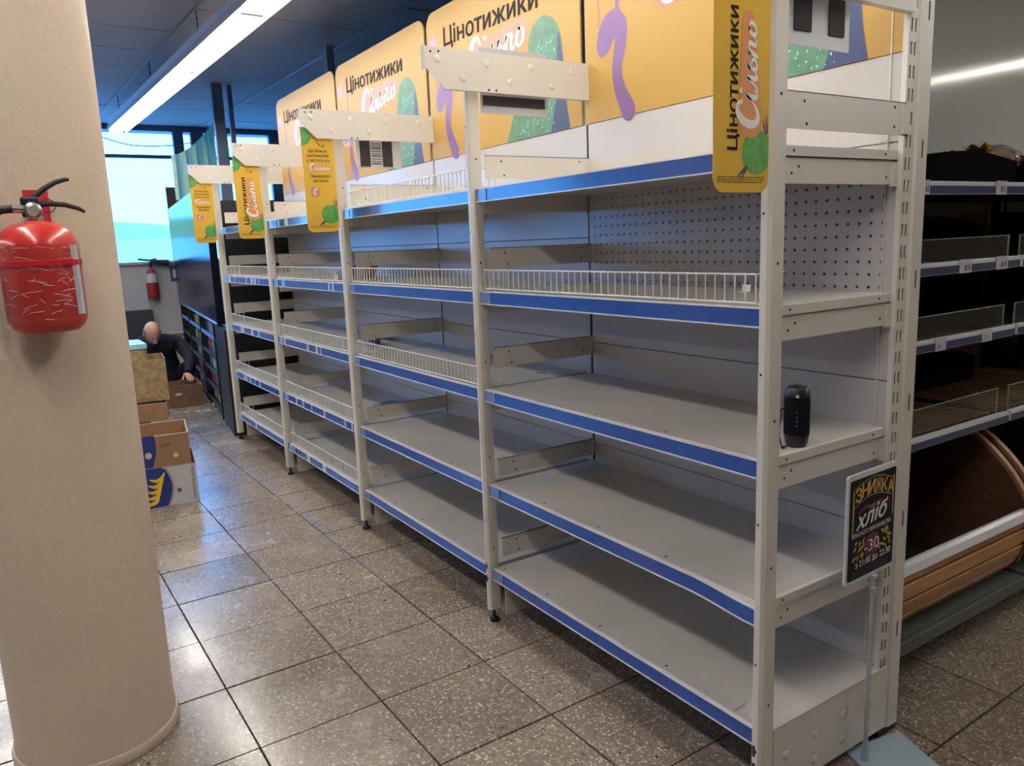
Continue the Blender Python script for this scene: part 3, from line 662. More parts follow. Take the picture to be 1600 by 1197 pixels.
# ------------------------------------------------------------------ hanging yellow signs
def sign(X, kind, label, lx=0, y0=-.2, w_=.155, z0=1.532, z1=2.01):
    t = thing('hanging_sign', label, 'sign', (X, y0+w_/2, z0), 0, 'yellow hanging signs on the posts')
    fr = Fr((X, y0, z0), (0, 1, 0)); h = z1-z0
    pts = rrect(0, 0, w_, h, .028, (1, 1, 0, 0))
    MB().prism(pts, fr.p(0, 0), fr.r, fr.u, -fr.n, .002).build('board', M['yellows'], t)
    s = w_/.16
    flat('leaf_print', [[(0, h-.085)]+[(max(0, -.002+.052*math.sin(a)), h-.03-.055*math.cos(a)) for a in [i*PI/16 for i in range(1, 12)]]+[(0, h)]], fr, .0006, M['lgreen'], t)
    flat('stem_line', ribbon([(.05, h-.05, .0012), (.07, h-.052, .0012), (.082, h-.075, .0012), (.10, h-.085, .0012), (.112, h-.078, .001)], 4)+ribbon([(.10, h-.072, .001), (.108, h-.08, .001), (.106, h-.09, .001)], 3), fr, .0008, M['ink'], t)
    # plain green ball with small leaves
    flat('green_ball', [disc(w_-.037, .082, .042, .044, 30) if w_-.037+.042 < w_ else [(min(x, w_-.0005), y) for x, y in disc(w_-.037, .082, .046, .045, 36)]], fr, .0006, M['lgreen'], t)
    flat('blue_leaf', ribbon([(w_-.07, .05, .004), (w_-.085, .04, .003), (w_-.098, .03, .001)], 3)+ribbon([(w_-.072, .045, .003), (w_-.08, .034, .002), (w_-.09, .025, .001)], 3)+ribbon([(w_-.006, .122, .003), (w_-.007, .14, .002), (w_-.009, .155, .001)], 3)+ribbon([(w_-.012, .122, .002), (w_-.016, .135, .002), (w_-.019, .147, .001)], 3), fr, .0009, M['navyp'], t)
    mb = MB(); rs = random.Random(2)
    pol = []
    for r_ in range(3):
        x = .012
        while x < w_-.014-.006*r_:
            l_ = rs.uniform(.003, .010); pol.append([(x, .030-r_*.005), (min(x+l_, w_-.012), .030-r_*.005), (min(x+l_, w_-.012), .0315-r_*.005), (x, .0315-r_*.005)]); x += l_+.002
    flat('small_print', pol, fr, .0006, M['ink'], t)
    if kind == 'A':
        q = Fr(fr.p(.066*s, .085), (0, 0, 1), (0, -1, 0))
        text('lettering', WORD, M['ink'], t, q, h=.027*s, width=.275, bold=.022)
        q2 = Fr(fr.p(.113*s, .138), (0, .0, 1), (0, -1, 0)).sub(0, 0, math.radians(3))
        pill = disc(.200, .008, .020, .018, n=10, a0=-PI/2, a1=PI/2) + disc(.008, .009, .036, .037, n=14, a0=PI/2, a1=1.5*PI)
        flat('pill_badge', [pill], q2, .0009, M['orange'], t)
        logo(q2.sub(-.010, -.014, 0), .0014, .205, t, .5)
    else:
        for k, (s_, ww) in enumerate((('Ще більше', .085), ('цінотижиків', .098), ('у застосунку', .104))):
            text('lettering', s_, M['ink'], t, fr.sub(.075, .366-.0215*k, 0), h=.0145, width=ww*1.08, bold=.012, align='C')
        pill = disc(.122, .295, .009, .010, n=10, a0=-PI/2, a1=PI/2) + disc(.035, .291, .014, .015, n=10, a0=PI/2, a1=1.5*PI)
        flat('pill_badge', [pill], fr, .0009, M['orange'], t); logo(fr.sub(.03, .284, .03), .0014, .095, t, .45)
        for k, (s_, ww) in enumerate((('Перевіряйте', .092), ('щотижня', .066))):
            text('lettering', s_, M['ink'], t, fr.sub(.080, .252-.021*k, 0), h=.0135, width=ww*1.08, bold=.012, align='C')
        flat('app_icon', [rrect(.028, .165, .072, .208, .008)], fr, .0007, M['pink'], t)
        flat('app_letter', ribbon([(.66, .78, .05), (.50, .95, .06), (.30, .93, .075), (.12, .68, .095), (.06, .36, .10), (.16, .08, .085), (.38, .02, .06), (.58, .14, .035)], 5, .028, .04, .174, .15), fr, .0012, M['paper'], t)
    return t
sign(.034, 'A', 'nearest and largest yellow hanging sign, vertical lettering with an orange badge', y0=-.222, w_=.167, z0=1.533, z1=2.03)
sign(-2.492, 'B', 'yellow hanging sign with several text lines on the third post, before a metal arm')
sign(-3.742, 'A', 'small yellow sign with vertical lettering on the fourth post')
sign(-4.992, 'B', 'farthest and smallest yellow hanging sign, text lines, against the window')
# ------------------------------------------------------------------ things on the shelves
z = ZSH[2]; sx, sy = -.038, .160
t = thing('portable_speaker', 'black cylindrical portable speaker with a cord standing in the nearest bay', 'speaker', (sx, sy, z))
MB().lathe([(a*.83, b) for a, b in [(.020, 0), (.027, .001), (.033, .012), (.036, .03), (.0365, .08), (.0362, .13), (.034, .143), (.028, .151), (.020, .153), (.017, .147), (.004, .146)]], (sx, sy, z), 40).build('body', M['black'], t)
MB().lathe([(.0306, 0), (.0309, .003), (.0309, .092), (.0306, .095)], (sx, sy, z+.032), 40).build('fabric_sleeve', mat('speaker_mesh', (.005, .005, .010), .9, spec=.15, bump=.4, bscale=500), t)
vd = Vector((CAM.x-sx, CAM.y-sy, 0)).normalized(); side = Vector((0, 0, 1)).cross(vd)
fr = Fr(Vector((sx, sy, z))+vd*.0312, side, (0, 0, 1))
flat('logo_patch', [rrect(-.003, .128, .004, .135, .0005, n=2)], fr, .001, M['paper'], t)
flat('button_mark', [disc(0, .058+.011*k, .0025, n=10) for k in range(4)]+[rrect(-.006, .137, .001, .139, .0004, n=2)], fr, .0012, M['greyink'], t)
pts = [fr.p(-.029, .098, -.025), fr.p(-.040, .09, -.02), fr.p(-.038, .075, -.015), fr.p(-.040, .05, -.01), fr.p(-.040, .035, 0), fr.p(-.034, .006, .005), fr.p(-.030, .003, .006), fr.p(-.020, .009, -.004)]
mb = MB().tube(cat([tuple(p) for p in pts], 4), .0018, 6)
for p in (fr.p(-.041, .088, -.02), fr.p(-.041, .04, 0), fr.p(-.031, .004, .006)): mb.lathe([(.001, -.004), (.0045, -.002), (.0045, .002), (.001, .004)], p, 8)
mb.build('carry_cord', M['rubber'], t)
def clutter(mb, name, label, cat_, m_, bevel=0): return tag(mb.build(name, m_, bevel=bevel), label, cat_)
# things in the third bay, seen past its near post
z2 = ZSH[1]; z3 = ZSH[2]; z4 = ZSH[3]
t = thing('torn_carton', 'torn open brown carton on the third bay, behind the wire guard under the top shelf', 'carton', (-2.99, .29, z2))
def sheet(pts, mt_, name, th=.004):   # a folded card sheet with thickness
    a = [Vector(p) for p in pts]; nn = (a[1]-a[0]).cross(a[2]-a[0]).normalized()*th; k = len(a)
    return MB().add(a+[p+nn for p in a], [tuple(reversed(range(k))), tuple(range(k, 2*k))]+[(q, (q+1) % k, k+(q+1) % k, k+q) for q in range(k)]).build(name, mt_, t)
sheet([(-3.17, .30, z2+.002), (-2.93, .30, z2+.002), (-2.83, .31, z2+.118), (-2.93, .31, z2+.122), (-3.00, .31, z2+.130), (-3.06, .305, z2+.105), (-3.17, .30, z2+.075)], M['kraftd'], 'carton_wall')
sheet([(-2.93, .18, z2+.002), (-2.93, .30, z2+.002), (-2.84, .31, z2+.118), (-2.90, .20, z2+.06)], M['kraft'], 'carton_flap')
sheet([(-3.17, .18, z2+.003), (-2.93, .18, z2+.003), (-2.93, .30, z2+.003), (-3.17, .30, z2+.003)], M['kraft'], 'carton_floor')
sheet([(-3.17, .18, z2+.002), (-3.17, .30, z2+.002), (-3.17, .30, z2+.075), (-3.17, .19, z2+.04)], M['kraftd'], 'carton_flap')
t = thing('wrapper', 'small maroon and white wrapper behind the wire guard of the third bay', 'wrapper', (-3.0, .12, z2))
MB().prism([(0, 0), (.17, 0), (.16, .045), (.11, .062), (.05, .04)], (-3.08, .12, z2+.001), (1, 0, 0), (0, .15, 1), (0, 1, 0), .02).build('maroon_side', M['maroon'], t, bevel=.003)
MB().prism([(0, 0), (.05, 0), (.06, .03), (.02, .025)], (-3.05, .114, z2+.001), (1, 0, 0), (0, 0, 1), (0, 1, 0), .005).build('white_side', M['paper'], t)
t = thing('small_purple_box', 'small purple cardboard box on the third bay, third shelf down, behind the guard', 'box', (-2.83, .22, z3))
B(-2.90, -2.755, .17, .24, z3, z3+.066).build('body', M['purple'], t, bevel=.002)
B(-2.7545, -2.7538, .185, .225, z3+.045, z3+.055).build('label_print', M['lip'], t)
B(-2.90, -2.80, .1685, .1699, z3+.001, z3+.065).build('grey_face', M['greyink'], t)
mb = MB()
for k in range(3): mb.tube([(-3.03+.05*k+.055*math.cos(i*.55), .40+.035*math.sin(i*.55), z3+.003+.001*k) for i in range(12)], .0013, 4)
clutter(mb, 'wire_loops', 'thin dark wire loops lying beside the purple box', 'wire', M['grey'])
mb = MB(); rs = random.Random(9)
gx = []; n = 12
for i in range(n+1):
    for j in range(8): gx.append((-2.98+i*.022, .25+j*.026, z4+.002+abs(math.sin(i*1.9+j*1.3))*.022*math.sin(PI*i/n)*math.sin(PI*j/7)+rs.uniform(0, .005)))
mb.add(gx, [(i*8+j, (i+1)*8+j, (i+1)*8+j+1, i*8+j+1) for i in range(n) for j in range(7)], True)
clutter(mb, 'plastic_film', 'crumpled clear plastic film lying on the third bay, fourth shelf down', 'film', M['film'])
mb = MB().box(-.372, -.342, .345, .35, ZSH[1], ZSH[1]+.022); mb.box(-.372, -.342, .33, .35, ZSH[1], ZSH[1]+.002)
clutter(mb, 'price_chip', 'tiny white price chip at the back of the nearest bay, behind the wire guard', 'price tag', M['paper'])
mb = MB().tube([(-.09, .006, ZSH[4]+.002), (-.093, .05, ZSH[4]+.003), (-.098, .058, ZSH[4]+.003)], .0014, 5)
clutter(mb, 'wire_bit', 'short bit of wire on the bottom shelf near the near post', 'wire', M['pen'])
mb = MB().tube([(-.55, .33, 1.645), (-.20, .41, 1.655), (-.02, .487, 1.664), (.01, .495, 1.668)], .0014, 5)
for k in range(4): mb.tube([(-.05+.012*k, .478+.004*k, 1.66), (-.045+.012*k, .48+.004*k, 1.668), (-.04+.012*k, .486+.004*k, 1.66)], .0012, 4)
clutter(mb, 'tie_wire', 'thin twisted steel wire lying over the top shelf by the slotted upright', 'wire', M['steel'])
for xx, yy in ((-1.02, .33),): clutter(MB().prism([(0, 0), (.05, .006), (.07, .0), (.05, .014), (.01, .012)], (xx-.4, yy, ZSH[2]+.0002), (1, 0, 0), (0, 1, 0), (0, 0, 1), .0015), 'dry_leaf', 'tiny dark scrap at the back of the nearest bay, third shelf down', 'scrap', M['kraftd'])
# ------------------------------------------------------------------ discount sign on a stand
t = thing('sign_stand', 'black and gold discount sign for bread on a thin pole with a pale blue-grey base', 'sign', (.10, .42, 0))
Bq = [(-.004, .368), (.035, .565), (.29, .47), (.24, .27)]
bp = [Vector((*q, 0)) for q in Bq]; c_ = sum(bp, Vector())/4
MB().prism([(q.x, q.y) for q in bp], (0, 0, .0015), (1, 0, 0), (0, 1, 0), (0, 0, 1), .005).build('base_plate', M['lgrey'], t, bevel=.0015)
px_, py_ = .052, .374
MB().lathe([(.011, 0), (.009, .05), (.008, .055)], (px_, py_, .006), 16).build('pole_socket', M['lgrey'], t)
MB().tube([(px_, py_, .05), (px_, py_, .50)], .006, 12).build('pole', M['polem'], t)
mb = MB(); mb.lathe([(.009, 0), (.009, .02), (.006, .022), (.006, .045), (.011, .048), (.011, .055)], (px_, py_, .495), 14); mb.build('pole_clamp', M['polem'], t)
fr = Fr((.055, .240, .552), (-.04, 1, -.0), (0, 0, 1)); fr.u = Vector((0, 0, 1)); fw_, fh_ = .228, .292
MB().prism(rrect(0, 0, fw_, fh_, .010), fr.p(0, 0, .002), fr.r, fr.u, -fr.n, .006).build('holder_frame', M['lip'], t)
sh = MB().prism(rrect(.010, .010, fw_-.006, fh_-.014, .006), fr.p(0, 0, .003), fr.r, fr.u, -fr.n, .0008).build('printed_sheet', M['chalk'], t)
# arch banner with curved word
polys = []; 
def archy(x): return .245+.022*math.sin(PI*(x-.02)/.19)
for k in range(20):
    x0 = .026+k*.0091; x1_ = x0+.0091
    polys.append([(x0, archy(x0)-.043), (x1_, archy(x1_)-.043), (x1_, archy(x1_)-.041), (x0, archy(x0)-.041)]); polys.append([(x0, archy(x0)+.004), (x1_, archy(x1_)+.004), (x1_, archy(x1_)+.006), (x0, archy(x0)+.006)])
polys += [[(.022, .13), (.027, .13), (.027, .25), (.022, .25)], [(.208, .15), (.213, .15), (.213, .258), (.208, .258)]]
flat('gold_border', polys, fr, .0040, M['gold'], sh)
for i, ch in enumerate('ЗНИЖКА'):
    x = .036+i*.0295; text('banner_letter', ch, M['gold'], sh, fr.sub(x-.002, archy(x+.012)-.037, .06-.025*i), h=.034, width=.027, c=.0042, bold=.03)
flat('maroon_scroll', ribbon([(.05, .185, .004), (.08, .198, .006), (.11, .195, .004), (.15, .2, .006), (.18, .192, .003)], 5), fr, .0038, M['maroon'], sh)
text('small_word', 'на', M['dial'], sh, fr.sub(.095, .186, .05), h=.016, width=.03, c=.0043, bold=.01, shear=.3)
text('big_word', 'хліб', M['paper'], sh, fr.sub(.04, .143, .1), h=.042, width=.150, c=.0044, bold=.025, shear=.35)
text('line_text', 'ВЛАСНОГО ВИРОБНИЦТВА', M['paper'], sh, fr.sub(.024, .124, .03), h=.0115, width=.180, c=.0043, bold=.01)
rs = random.Random(4); pol = []
for sgn, x0 in ((1, .025), (-1, .205)):
    for k in range(16):
        x = x0+sgn*rs.uniform(0, .055); y = rs.uniform(.062, .118); a = rs.uniform(.4, 1.2)*sgn
        pol += ribbon([(x-.008*math.cos(a), y-.008*math.sin(a), .0008), (x, y, .0035), (x+.009*math.cos(a), y+.009*math.sin(a), .0008)], 3)
flat('wheat_print', pol, fr, .0039, M['gold'], sh)
flat('maroon_disc', [disc(.117, .088, .037, .034)], fr, .0041, M['maroon'], sh)
text('number_text', '-30', M['paper'], sh, fr.sub(.082, .072, .04), h=.032, width=.068, c=.0045, bold=.0)
text('percent_text', '%', M['dial'], sh, fr.sub(.1385, .082, 0), h=.012, c=.0048)
text('hours_text', 'з 21:00 до 22:30', M['paper'], sh, fr.sub(.042, .040, .03), h=.017, width=.165, c=.0044, bold=.015)
pol = []
for r_ in range(4):
    x = .026
    while x < .195: l_ = rs.uniform(.004, .012); pol.append([(x, .032-r_*.0055), (x+l_, .032-r_*.0055), (x+l_, .0335-r_*.0055), (x, .0335-r_*.0055)]); x += l_+.003
flat('small_print', pol, fr, .0042, M['greyink'], sh)
# ------------------------------------------------------------------ bread rack behind
for bi, (ya, yb) in enumerate(((.655, 1.61), (1.635, 2.59), (2.615, 3.57))):
    t = thing('bread_rack', ['black bread rack with wooden bin, nearest one, behind the slotted upright', 'second black bread rack, only its left end in view at the picture edge', 'third and farthest black bread rack, glimpsed through the second one'][bi], 'rack', (-.45, (ya+yb)/2, 0), 0, 'black bread racks')
    XB = -.785
    MB().box(XB, XB+.02, ya, yb, .12, 1.66).build('back_board', M['woodd'], t)
    for yy in (ya+.002, yb-.022): MB().box(XB+.02, XB+.06, yy, yy+.02, .02, 1.75).build('upright', M['rackm'], t)
    for k, (zt, dep) in enumerate(((1.585, -.2), (1.331, -.2), (1.084, -.2), (.76, -.2))):
        s_ = MB().box(XB+.03, dep-.02, ya+.01, yb-.01, zt-.04, zt-.02).build('shelf', M['rackm'], t)
        B(dep-.018, dep, ya, yb, zt-.041, zt).build('price_rail', M['lip'], s_, bevel=.002)
        B(dep, dep+.0022, ya, yb, zt-.038, zt-.014).build('rail_insert', M['navyr'], s_)
        if k:
            hg = .072 if k < 3 else .088
            B(dep-.028, dep-.024, ya+.02, yb-.035, zt-.02, zt+hg).build('acrylic_guard', M['acr'], s_)
            mb = MB(); mb.box(dep-.0285, dep-.0235, ya+.02, yb-.035, zt+hg, zt+hg+.002); mb.box(dep-.0285, dep-.0235, yb-.037, yb-.035, zt-.02, zt+hg); mb.box(dep-.0285, dep-.0235, ya+.02, ya+.022, zt-.02, zt+hg); mb.build('guard_edge', M['acre'], s_)
        if k == 3:
            n = 20
            for i in range(n):
                yy = ya+.03+(yb-ya-.09)*i/(n-1); B(XB+.05, dep-.045, yy, yy+.022, zt-.018, zt-.006).build('wood_slat', M['slat'], s_)
        if k < 3:   # sloping black divider sheet
            mb = MB(); mb.prism([(XB+.03, zt-.02), (dep-.04, zt-.02), (dep-.04, zt+.02), (XB+.18, zt+.16), (XB+.03, zt+.17)], (0, yb-.05, 0), (1, 0, 0), (0, 0, 1), (0, 1, 0), .004); mb.build('divider', M['rackb'], s_)
        if k in (1, 2, 3):
            mb = MB(); mb.prism([(0, 0), (.57, 0), (.57, .12), (.42, .155), (.2, .17), (0, .17)], (XB+.035+.12, ya+.01, zt-.018), (0, 1, 0), (0, 0, 1), (1, 0, 0), .005); mb.build('bin_liner', M['rackb'], s_)
        tg = {0: [(.953, .992), (1.401, 1.472)], 1: [(1.197, 1.272), (1.436, 1.518)], 2: [(1.077, 1.141), (1.375, 1.442)], 3: []}[k]
        for ti, (p, q) in enumerate(tg):
            p += .98*bi; q += .98*bi
            if q > yb: continue
            tt = B(dep+.0025, dep+.0035, p, q, zt-.042, zt+.003).build('price_tag', M['pocket'], s_)
            if k == 2 and bi == 0: text('tag_number', ('26', '27')[ti]+'-', M['greyink'], s_, Fr((dep+.0036, p+.008, zt-.034), (0, 1, 0)), h=.017)
            else:
                mb = MB(); rr = random.Random(ti+k)
                mb.box(dep+.0036, dep+.0039, p+(q-p)*.42, p+(q-p)*.62, zt-.034, zt-.016); mb.box(dep+.0036, dep+.0039, p+(q-p)*.72, p+(q-p)*.85, zt-.034, zt-.014); mb.build('tag_print', M['greyink'], s_)
    # bin with curved wooden front
    prof = []
    bn = MB().box(XB+.02, XB+.04, ya+.02, yb-.02, .16, .72).build('bin_back', M['woodd'], t)
    for yy in (ya+.01, yb-.03):
        pts = [(XB+.02, .15), (-.20, .15), (-.12, .20), (-.085, .30), (-.085, .42), (-.12, .49), (-.18, .57), (-.27, .65), (-.37, .705), (XB+.02, .705)]
        pn = MB().prism(pts, (0, yy, 0), (1, 0, 0), (0, 0, 1), (0, 1, 0), .02).build('bin_side', M['woodd'], t)
        arc = cat([(-.085, .42), (-.12, .49), (-.18, .57), (-.27, .65), (-.37, .705)], 5); mb = MB(); V = []; Fs = []
        for a, c2 in arc: V += [(a, yy-.002, c2), (a, yy+.022, c2), (a-.011, yy+.022, c2-.009), (a-.011, yy-.002, c2-.009)]
        for i in range(len(arc)-1):
            for k in range(4): Fs.append((4*i+k, 4*i+(k+1) % 4, 4*i+4+(k+1) % 4, 4*i+4+k))
        mb.add(V, Fs).build('edge_strip', M['woode'], pn)
    for (xa, za, xb_, zb) in ((-.100, .345, -.098, .395), (-.098, .288, -.098, .338), (-.115, .228, -.100, .279), (-.150, .175, -.119, .218)):
        d = Vector((xb_-xa, 0, zb-za)); c_ = Vector(((xa+xb_)/2-.008, (ya+yb)/2, (za+zb)/2))
        MB().obox(c_, d, (0, 1, 0), d.cross(Vector((0, 1, 0))), d.length, yb-ya-.045, .016).build('plank', M['woodb'], t, bevel=.005, seg=3)
    mb = MB().prism([(-.115, .374), (-.090, .374), (-.084, .382), (-.094, .405), (-.105, .414), (-.115, .414)], (0, ya+.012, 0), (1, 0, 0), (0, 0, 1), (0, 1, 0), yb-ya-.03); mb.build('bin_rail', M['lip'], t)
    dk = MB().box(XB+.02, -.095, ya, yb, .125, .145).build('deck', M['deck'], t, bevel=.003)
    MB().box(-.103, -.097, ya, yb, .10, .128).build('deck_lip', M['deck'], dk)
    mb = MB()
    for i in range(44): yy = ya+.02+(yb-ya-.04)*i/43; mb.box(-.112, -.106, yy-.003, yy+.003, .1445, .1456)
    mb.build('deck_hole', M['hole'], dk)
    mb = MB(); 
    for yy in (ya+.02, yb-.06): mb.box(-.70, -.22, yy, yy+.04, 0, .125)
    mb.build('plinth_foot', M['rackm'], t)
# black sheet and bread on top of the nearest rack
zt = 1.585
mb = MB(); mb.prism([(.66, zt-.02), (1.605, zt-.02), (1.605, zt+.075), (1.45, zt+.093), (1.33, zt+.104), (1.18, zt+.098), (.97, zt+.08), (.66, zt+.06)], (-.235, 0, 0), (0, 1, 0), (0, 0, 1), (1, 0, 0), .004)
clutter(mb, 'black_liner_sheet', 'black sheet standing along the top shelf of the bread rack, its top edge peaked', 'sheet', M['rackb'])
clutter(B(-.62, -.42, .70, 1.28, zt-.02, zt+.155), 'beige_tray', 'beige cardboard edge peeking above the black sheet', 'tray', M['kedge'])
def bread_bag(c, ang, l, r, label):
    t = thing('bread_bag', label, 'bread', (c[0], c[1], c[2]-r), ang, 'wrapped bread on top of the rack')
    R = WM[t]; rs = random.Random(int(l*1000)); V = []; Fs = []; n = 16; m_ = 14
    for nm, sc, mt_ in (('loaf', .86, M['bread']), ('wrapper', 1.0, M['film'])):
        V = []; Fs = []
        for i in range(m_+1):
            u = i/m_; env = math.sin(PI*min(1, max(.02, u*.94+.03)))**.45
            for j in range(n):
                a = 2*PI*j/n; k = r*sc*env*(1+(rs.uniform(-.12, .12) if nm == 'wrapper' else 0))
                V.append(R @ Vector(((u-.5)*l*sc, k*math.cos(a), r+k*.8*math.sin(a))))
        for i in range(m_):
            for j in range(n): Fs.append((i*n+j, i*n+(j+1) % n, (i+1)*n+(j+1) % n, (i+1)*n+j))
        MB().add(V, Fs, nm == 'loaf').build(nm, mt_, t)
    V = []; Fs = []
    for i in range(5):
        for j in range(8): V.append(R @ Vector((-l*.5-.018*i+.03, (j-3.5)*.010*(.55+.2*i), r*1.1+.010*math.sin(j*2.2+i)+.006*i)))
    Fs = [(i*8+j, (i+1)*8+j, (i+1)*8+j+1, i*8+j+1) for i in range(4) for j in range(7)]
    MB().add(V, Fs).build('crimped_end', M['ytie'], t)
bread_bag((-.29, 1.58, zt+.095), math.radians(100), .34, .05, 'clear-wrapped loaf with a yellow crimped end on top of the bread rack')
bread_bag((-.42, 1.80, zt+.105), math.radians(70), .30, .055, 'clear-wrapped loaf behind, cut by the right picture edge')
# ------------------------------------------------------------------ near fire extinguisher on the column
ex, ey, ez = -1.105, -1.360, 1.277
t = thing('fire_extinguisher', 'large red fire extinguisher wrapped in film on the cream column', 'fire extinguisher', (ex, ey, ez))
R_ = .088
MB().lathe([(.05, .004), (.065, 0), (.080, .012), (R_, .03), (R_, .20), (R_-.002, .222), (R_-.012, .243), (R_-.030, .258), (.035, .267), (.02, .270)], (ex, ey, ez), 48).build('cylinder', M['red'], t)
MB().lathe([(.02, 0), (.02, .012), (.014, .016), (.014, .045), (.005, .048)], (ex, ey, ez+.268), 20).build('valve', M['steel'], t)
cy = ez+.30
hd = Vector((.55, .83, 0)).normalized(); perp = Vector((CAM.x-ex, CAM.y-ey, 0)).normalized(); sd = Vector((0, 0, 1)).cross(perp)  # sd: picture right
def Q(a, b, c=0): return Vector((ex, ey, ez)) + sd*a + Vector((0, 0, 1))*b + perp*c
MB().tube([Q(-.018, .305, .0), Q(.0, .322, .0), Q(.03, .347, .0), Q(.055, .362, .0), Q(.078, .369, .0), Q(.086, .369, .0)], [.007, .0075, .0065, .006, .005, .004], 8).build('upper_lever', M['rubber'], t)
MB().tube([Q(.0, .307, .0), Q(.035, .311, .0), Q(.07, .308, .0), Q(.10, .298, .0), Q(.112, .290, .0)], [.008, .0065, .006, .005, .004], 8).build('lower_lever', M['rubber'], t)
MB().obox(Q(-.004, .303, .0), sd, (0, 0, 1), perp, .04, .05, .026).build('valve_block', M['black'], t, bevel=.006)
MB().lathe([(.020, 0), (.020, .008), (.017, .010)], Q(.0, .293, .016), 24, perp).build('gauge', M['steel'], t)
flat('gauge_dial', [disc(0, 0, .0125)], Fr(Q(.0, .293, .0268), sd, (0, 0, 1)), 0, M['dial'], t)
MB().tube([Q(.02+.017*math.cos(a)+.012, .305+.016*math.sin(a), .012) for a in [i*PI/8 for i in range(17)]], .0012, 5).build('pin_ring', M['rubber'], t)
MB().tube([Q(-.018, .298, .01), Q(-.042, .299, .012)], .010, 12).build('hose_coupling', M['steel'], t)
MB().tube([Q(-.042, .299, .012), Q(-.065, .297, .012), Q(-.09, .285, .01), Q(-.108, .262, 0), Q(-.115, .2, -.01), Q(-.115, .08, -.012), Q(-.112, .04, -.012)], .010, 12).build('hose', M['rubber'], t)
MB().lathe([(R_+.001, 0), (R_+.0035, .001), (R_+.0035, .014), (R_+.001, .015)], (ex, ey, ez+.160), 48).build('strap', M['redd'], t)
MB().obox(Q(.052, .169, .076), sd, (0, 0, 1), perp, .035, .018, .010).build('strap_buckle', M['redd'], t, bevel=.003)
flat('label_print', [[(0, 0), (.024, 0), (.024, .17), (0, .17)]], Fr(Q(.0, .04, 0)+Vector((math.cos(.80), math.sin(.80), 0))*(R_+.0006), (-math.sin(.80), math.cos(.80), 0)), 0, M['pocket'], t)
mb = MB(); rs = random.Random(8)
for k in range(60):   # wrinkles of the stretch film
    a = rs.uniform(-1.5, .75); zz = ez+rs.uniform(.03, .215); l_ = rs.uniform(.08, .5); sl = rs.uniform(-.012, .012)
    mb.tube([(ex+(R_+.0015)*math.cos(a+l_*i/5), ey+(R_+.0015)*math.sin(a+l_*i/5), zz+sl*i/5+.0008*math.sin(i)) for i in range(6)], .00035, 3)
stuff(mb.build('film_wrinkle', M['lip'], t))
MB().lathe([(R_+.001, 0), (R_+.002, .05), (R_+.0012, .12), (R_+.002, .185)], (ex, ey, ez+.028), 48).build('film_wrap', glassy('stretch_film', (.96, .94, .94), .10, .22), t)
fr = Fr(Q(-.020, .275, -.06), sd, (0, 0, 1)); MB().obox(Q(.01, .31, -.083), sd, (0, 0, 1), perp, .055, .08, .004).build('wall_plate', M['redp'], t)
MB().obox(Q(0, .275, -.088), sd, (0, 0, 1), perp, .03, .03, .04).build('hook_bracket', M['steel'], t)
text('stamp_number', '13', M['greyink'], t, Fr(Q(-.035, .2555, .052), sd, (Vector((0, 0, 1))*.45-perp*.9)), h=.016, c=.002)
# ------------------------------------------------------------------ far end
def dirp(x, y, L_, a): return Vector((x-L_*math.cos(a), y+L_*math.sin(a)))
KA = math.radians(5.9)
# glossy black kiosk
A = Vector((-5.15, -.028)); kd = Vector((-math.cos(KA), math.sin(KA))); kn = Vector((-kd.y, kd.x))  # kn: toward back? fix sign
if kn.y < 0: kn = -kn
def K(s, d=0, z=0): return Vector((A.x+kd.x*s+kn.x*d, A.y+kd.y*s+kn.y*d, z))
t = thing('kiosk_cabinet', 'long black kiosk cabinet with a glossy upper panel beyond the last bay', 'cabinet', (K(1.8, .3, 0)))
kd3 = Vector((kd.x, kd.y, 0)); kn3 = Vector((kn.x, kn.y, 0))
MB().obox(K(2.30, .03, 1.44), kd3, (0, 0, 1), kn3, 3.75, 1.14, .06).build('upper_panel', M['blackg'], t)
MB().obox(K(2.30, -.004, .872), kd3, (0, 0, 1), kn3, 3.75, .012, .012).build('panel_trim', M['steel'], t)
MB().obox(K(.33, .25, .43), kd3, (0, 0, 1), kn3, .60, .85, .50).build('lower_door', M['black'], t)
MB().obox(K(2.2, .56, .87), kd3, (0, 0, 1), kn3, 4.1, 1.72, .04).build('back_board', M['black'], t)
# end panel facing the run (right of the last post)
MB().box(-5.20, -5.16, .03, .66, .02, 1.85).build('end_panel', M['black'], t)
for k, zz in enumerate((.04, .20, .36, .52, .70)):
    s_ = MB().obox(K(2.45, .2, zz), kd3, (0, 0, 1), kn3, 3.4, .012, .36).build('shelf', M['rackm'], t)
    MB().obox(K(2.45, .012, zz+.012), kd3, (0, 0, 1), kn3, 3.4, .035, .008).build('price_rail', M['tagb'] if k > 3 else M['grey'], s_)
for s0 in (.78, 1.9, 3.1, 4.0): MB().obox(K(s0, .15, .43), kd3, (0, 0, 1), kn3, .03, .86, .3).build('side_board', M['black'], t)
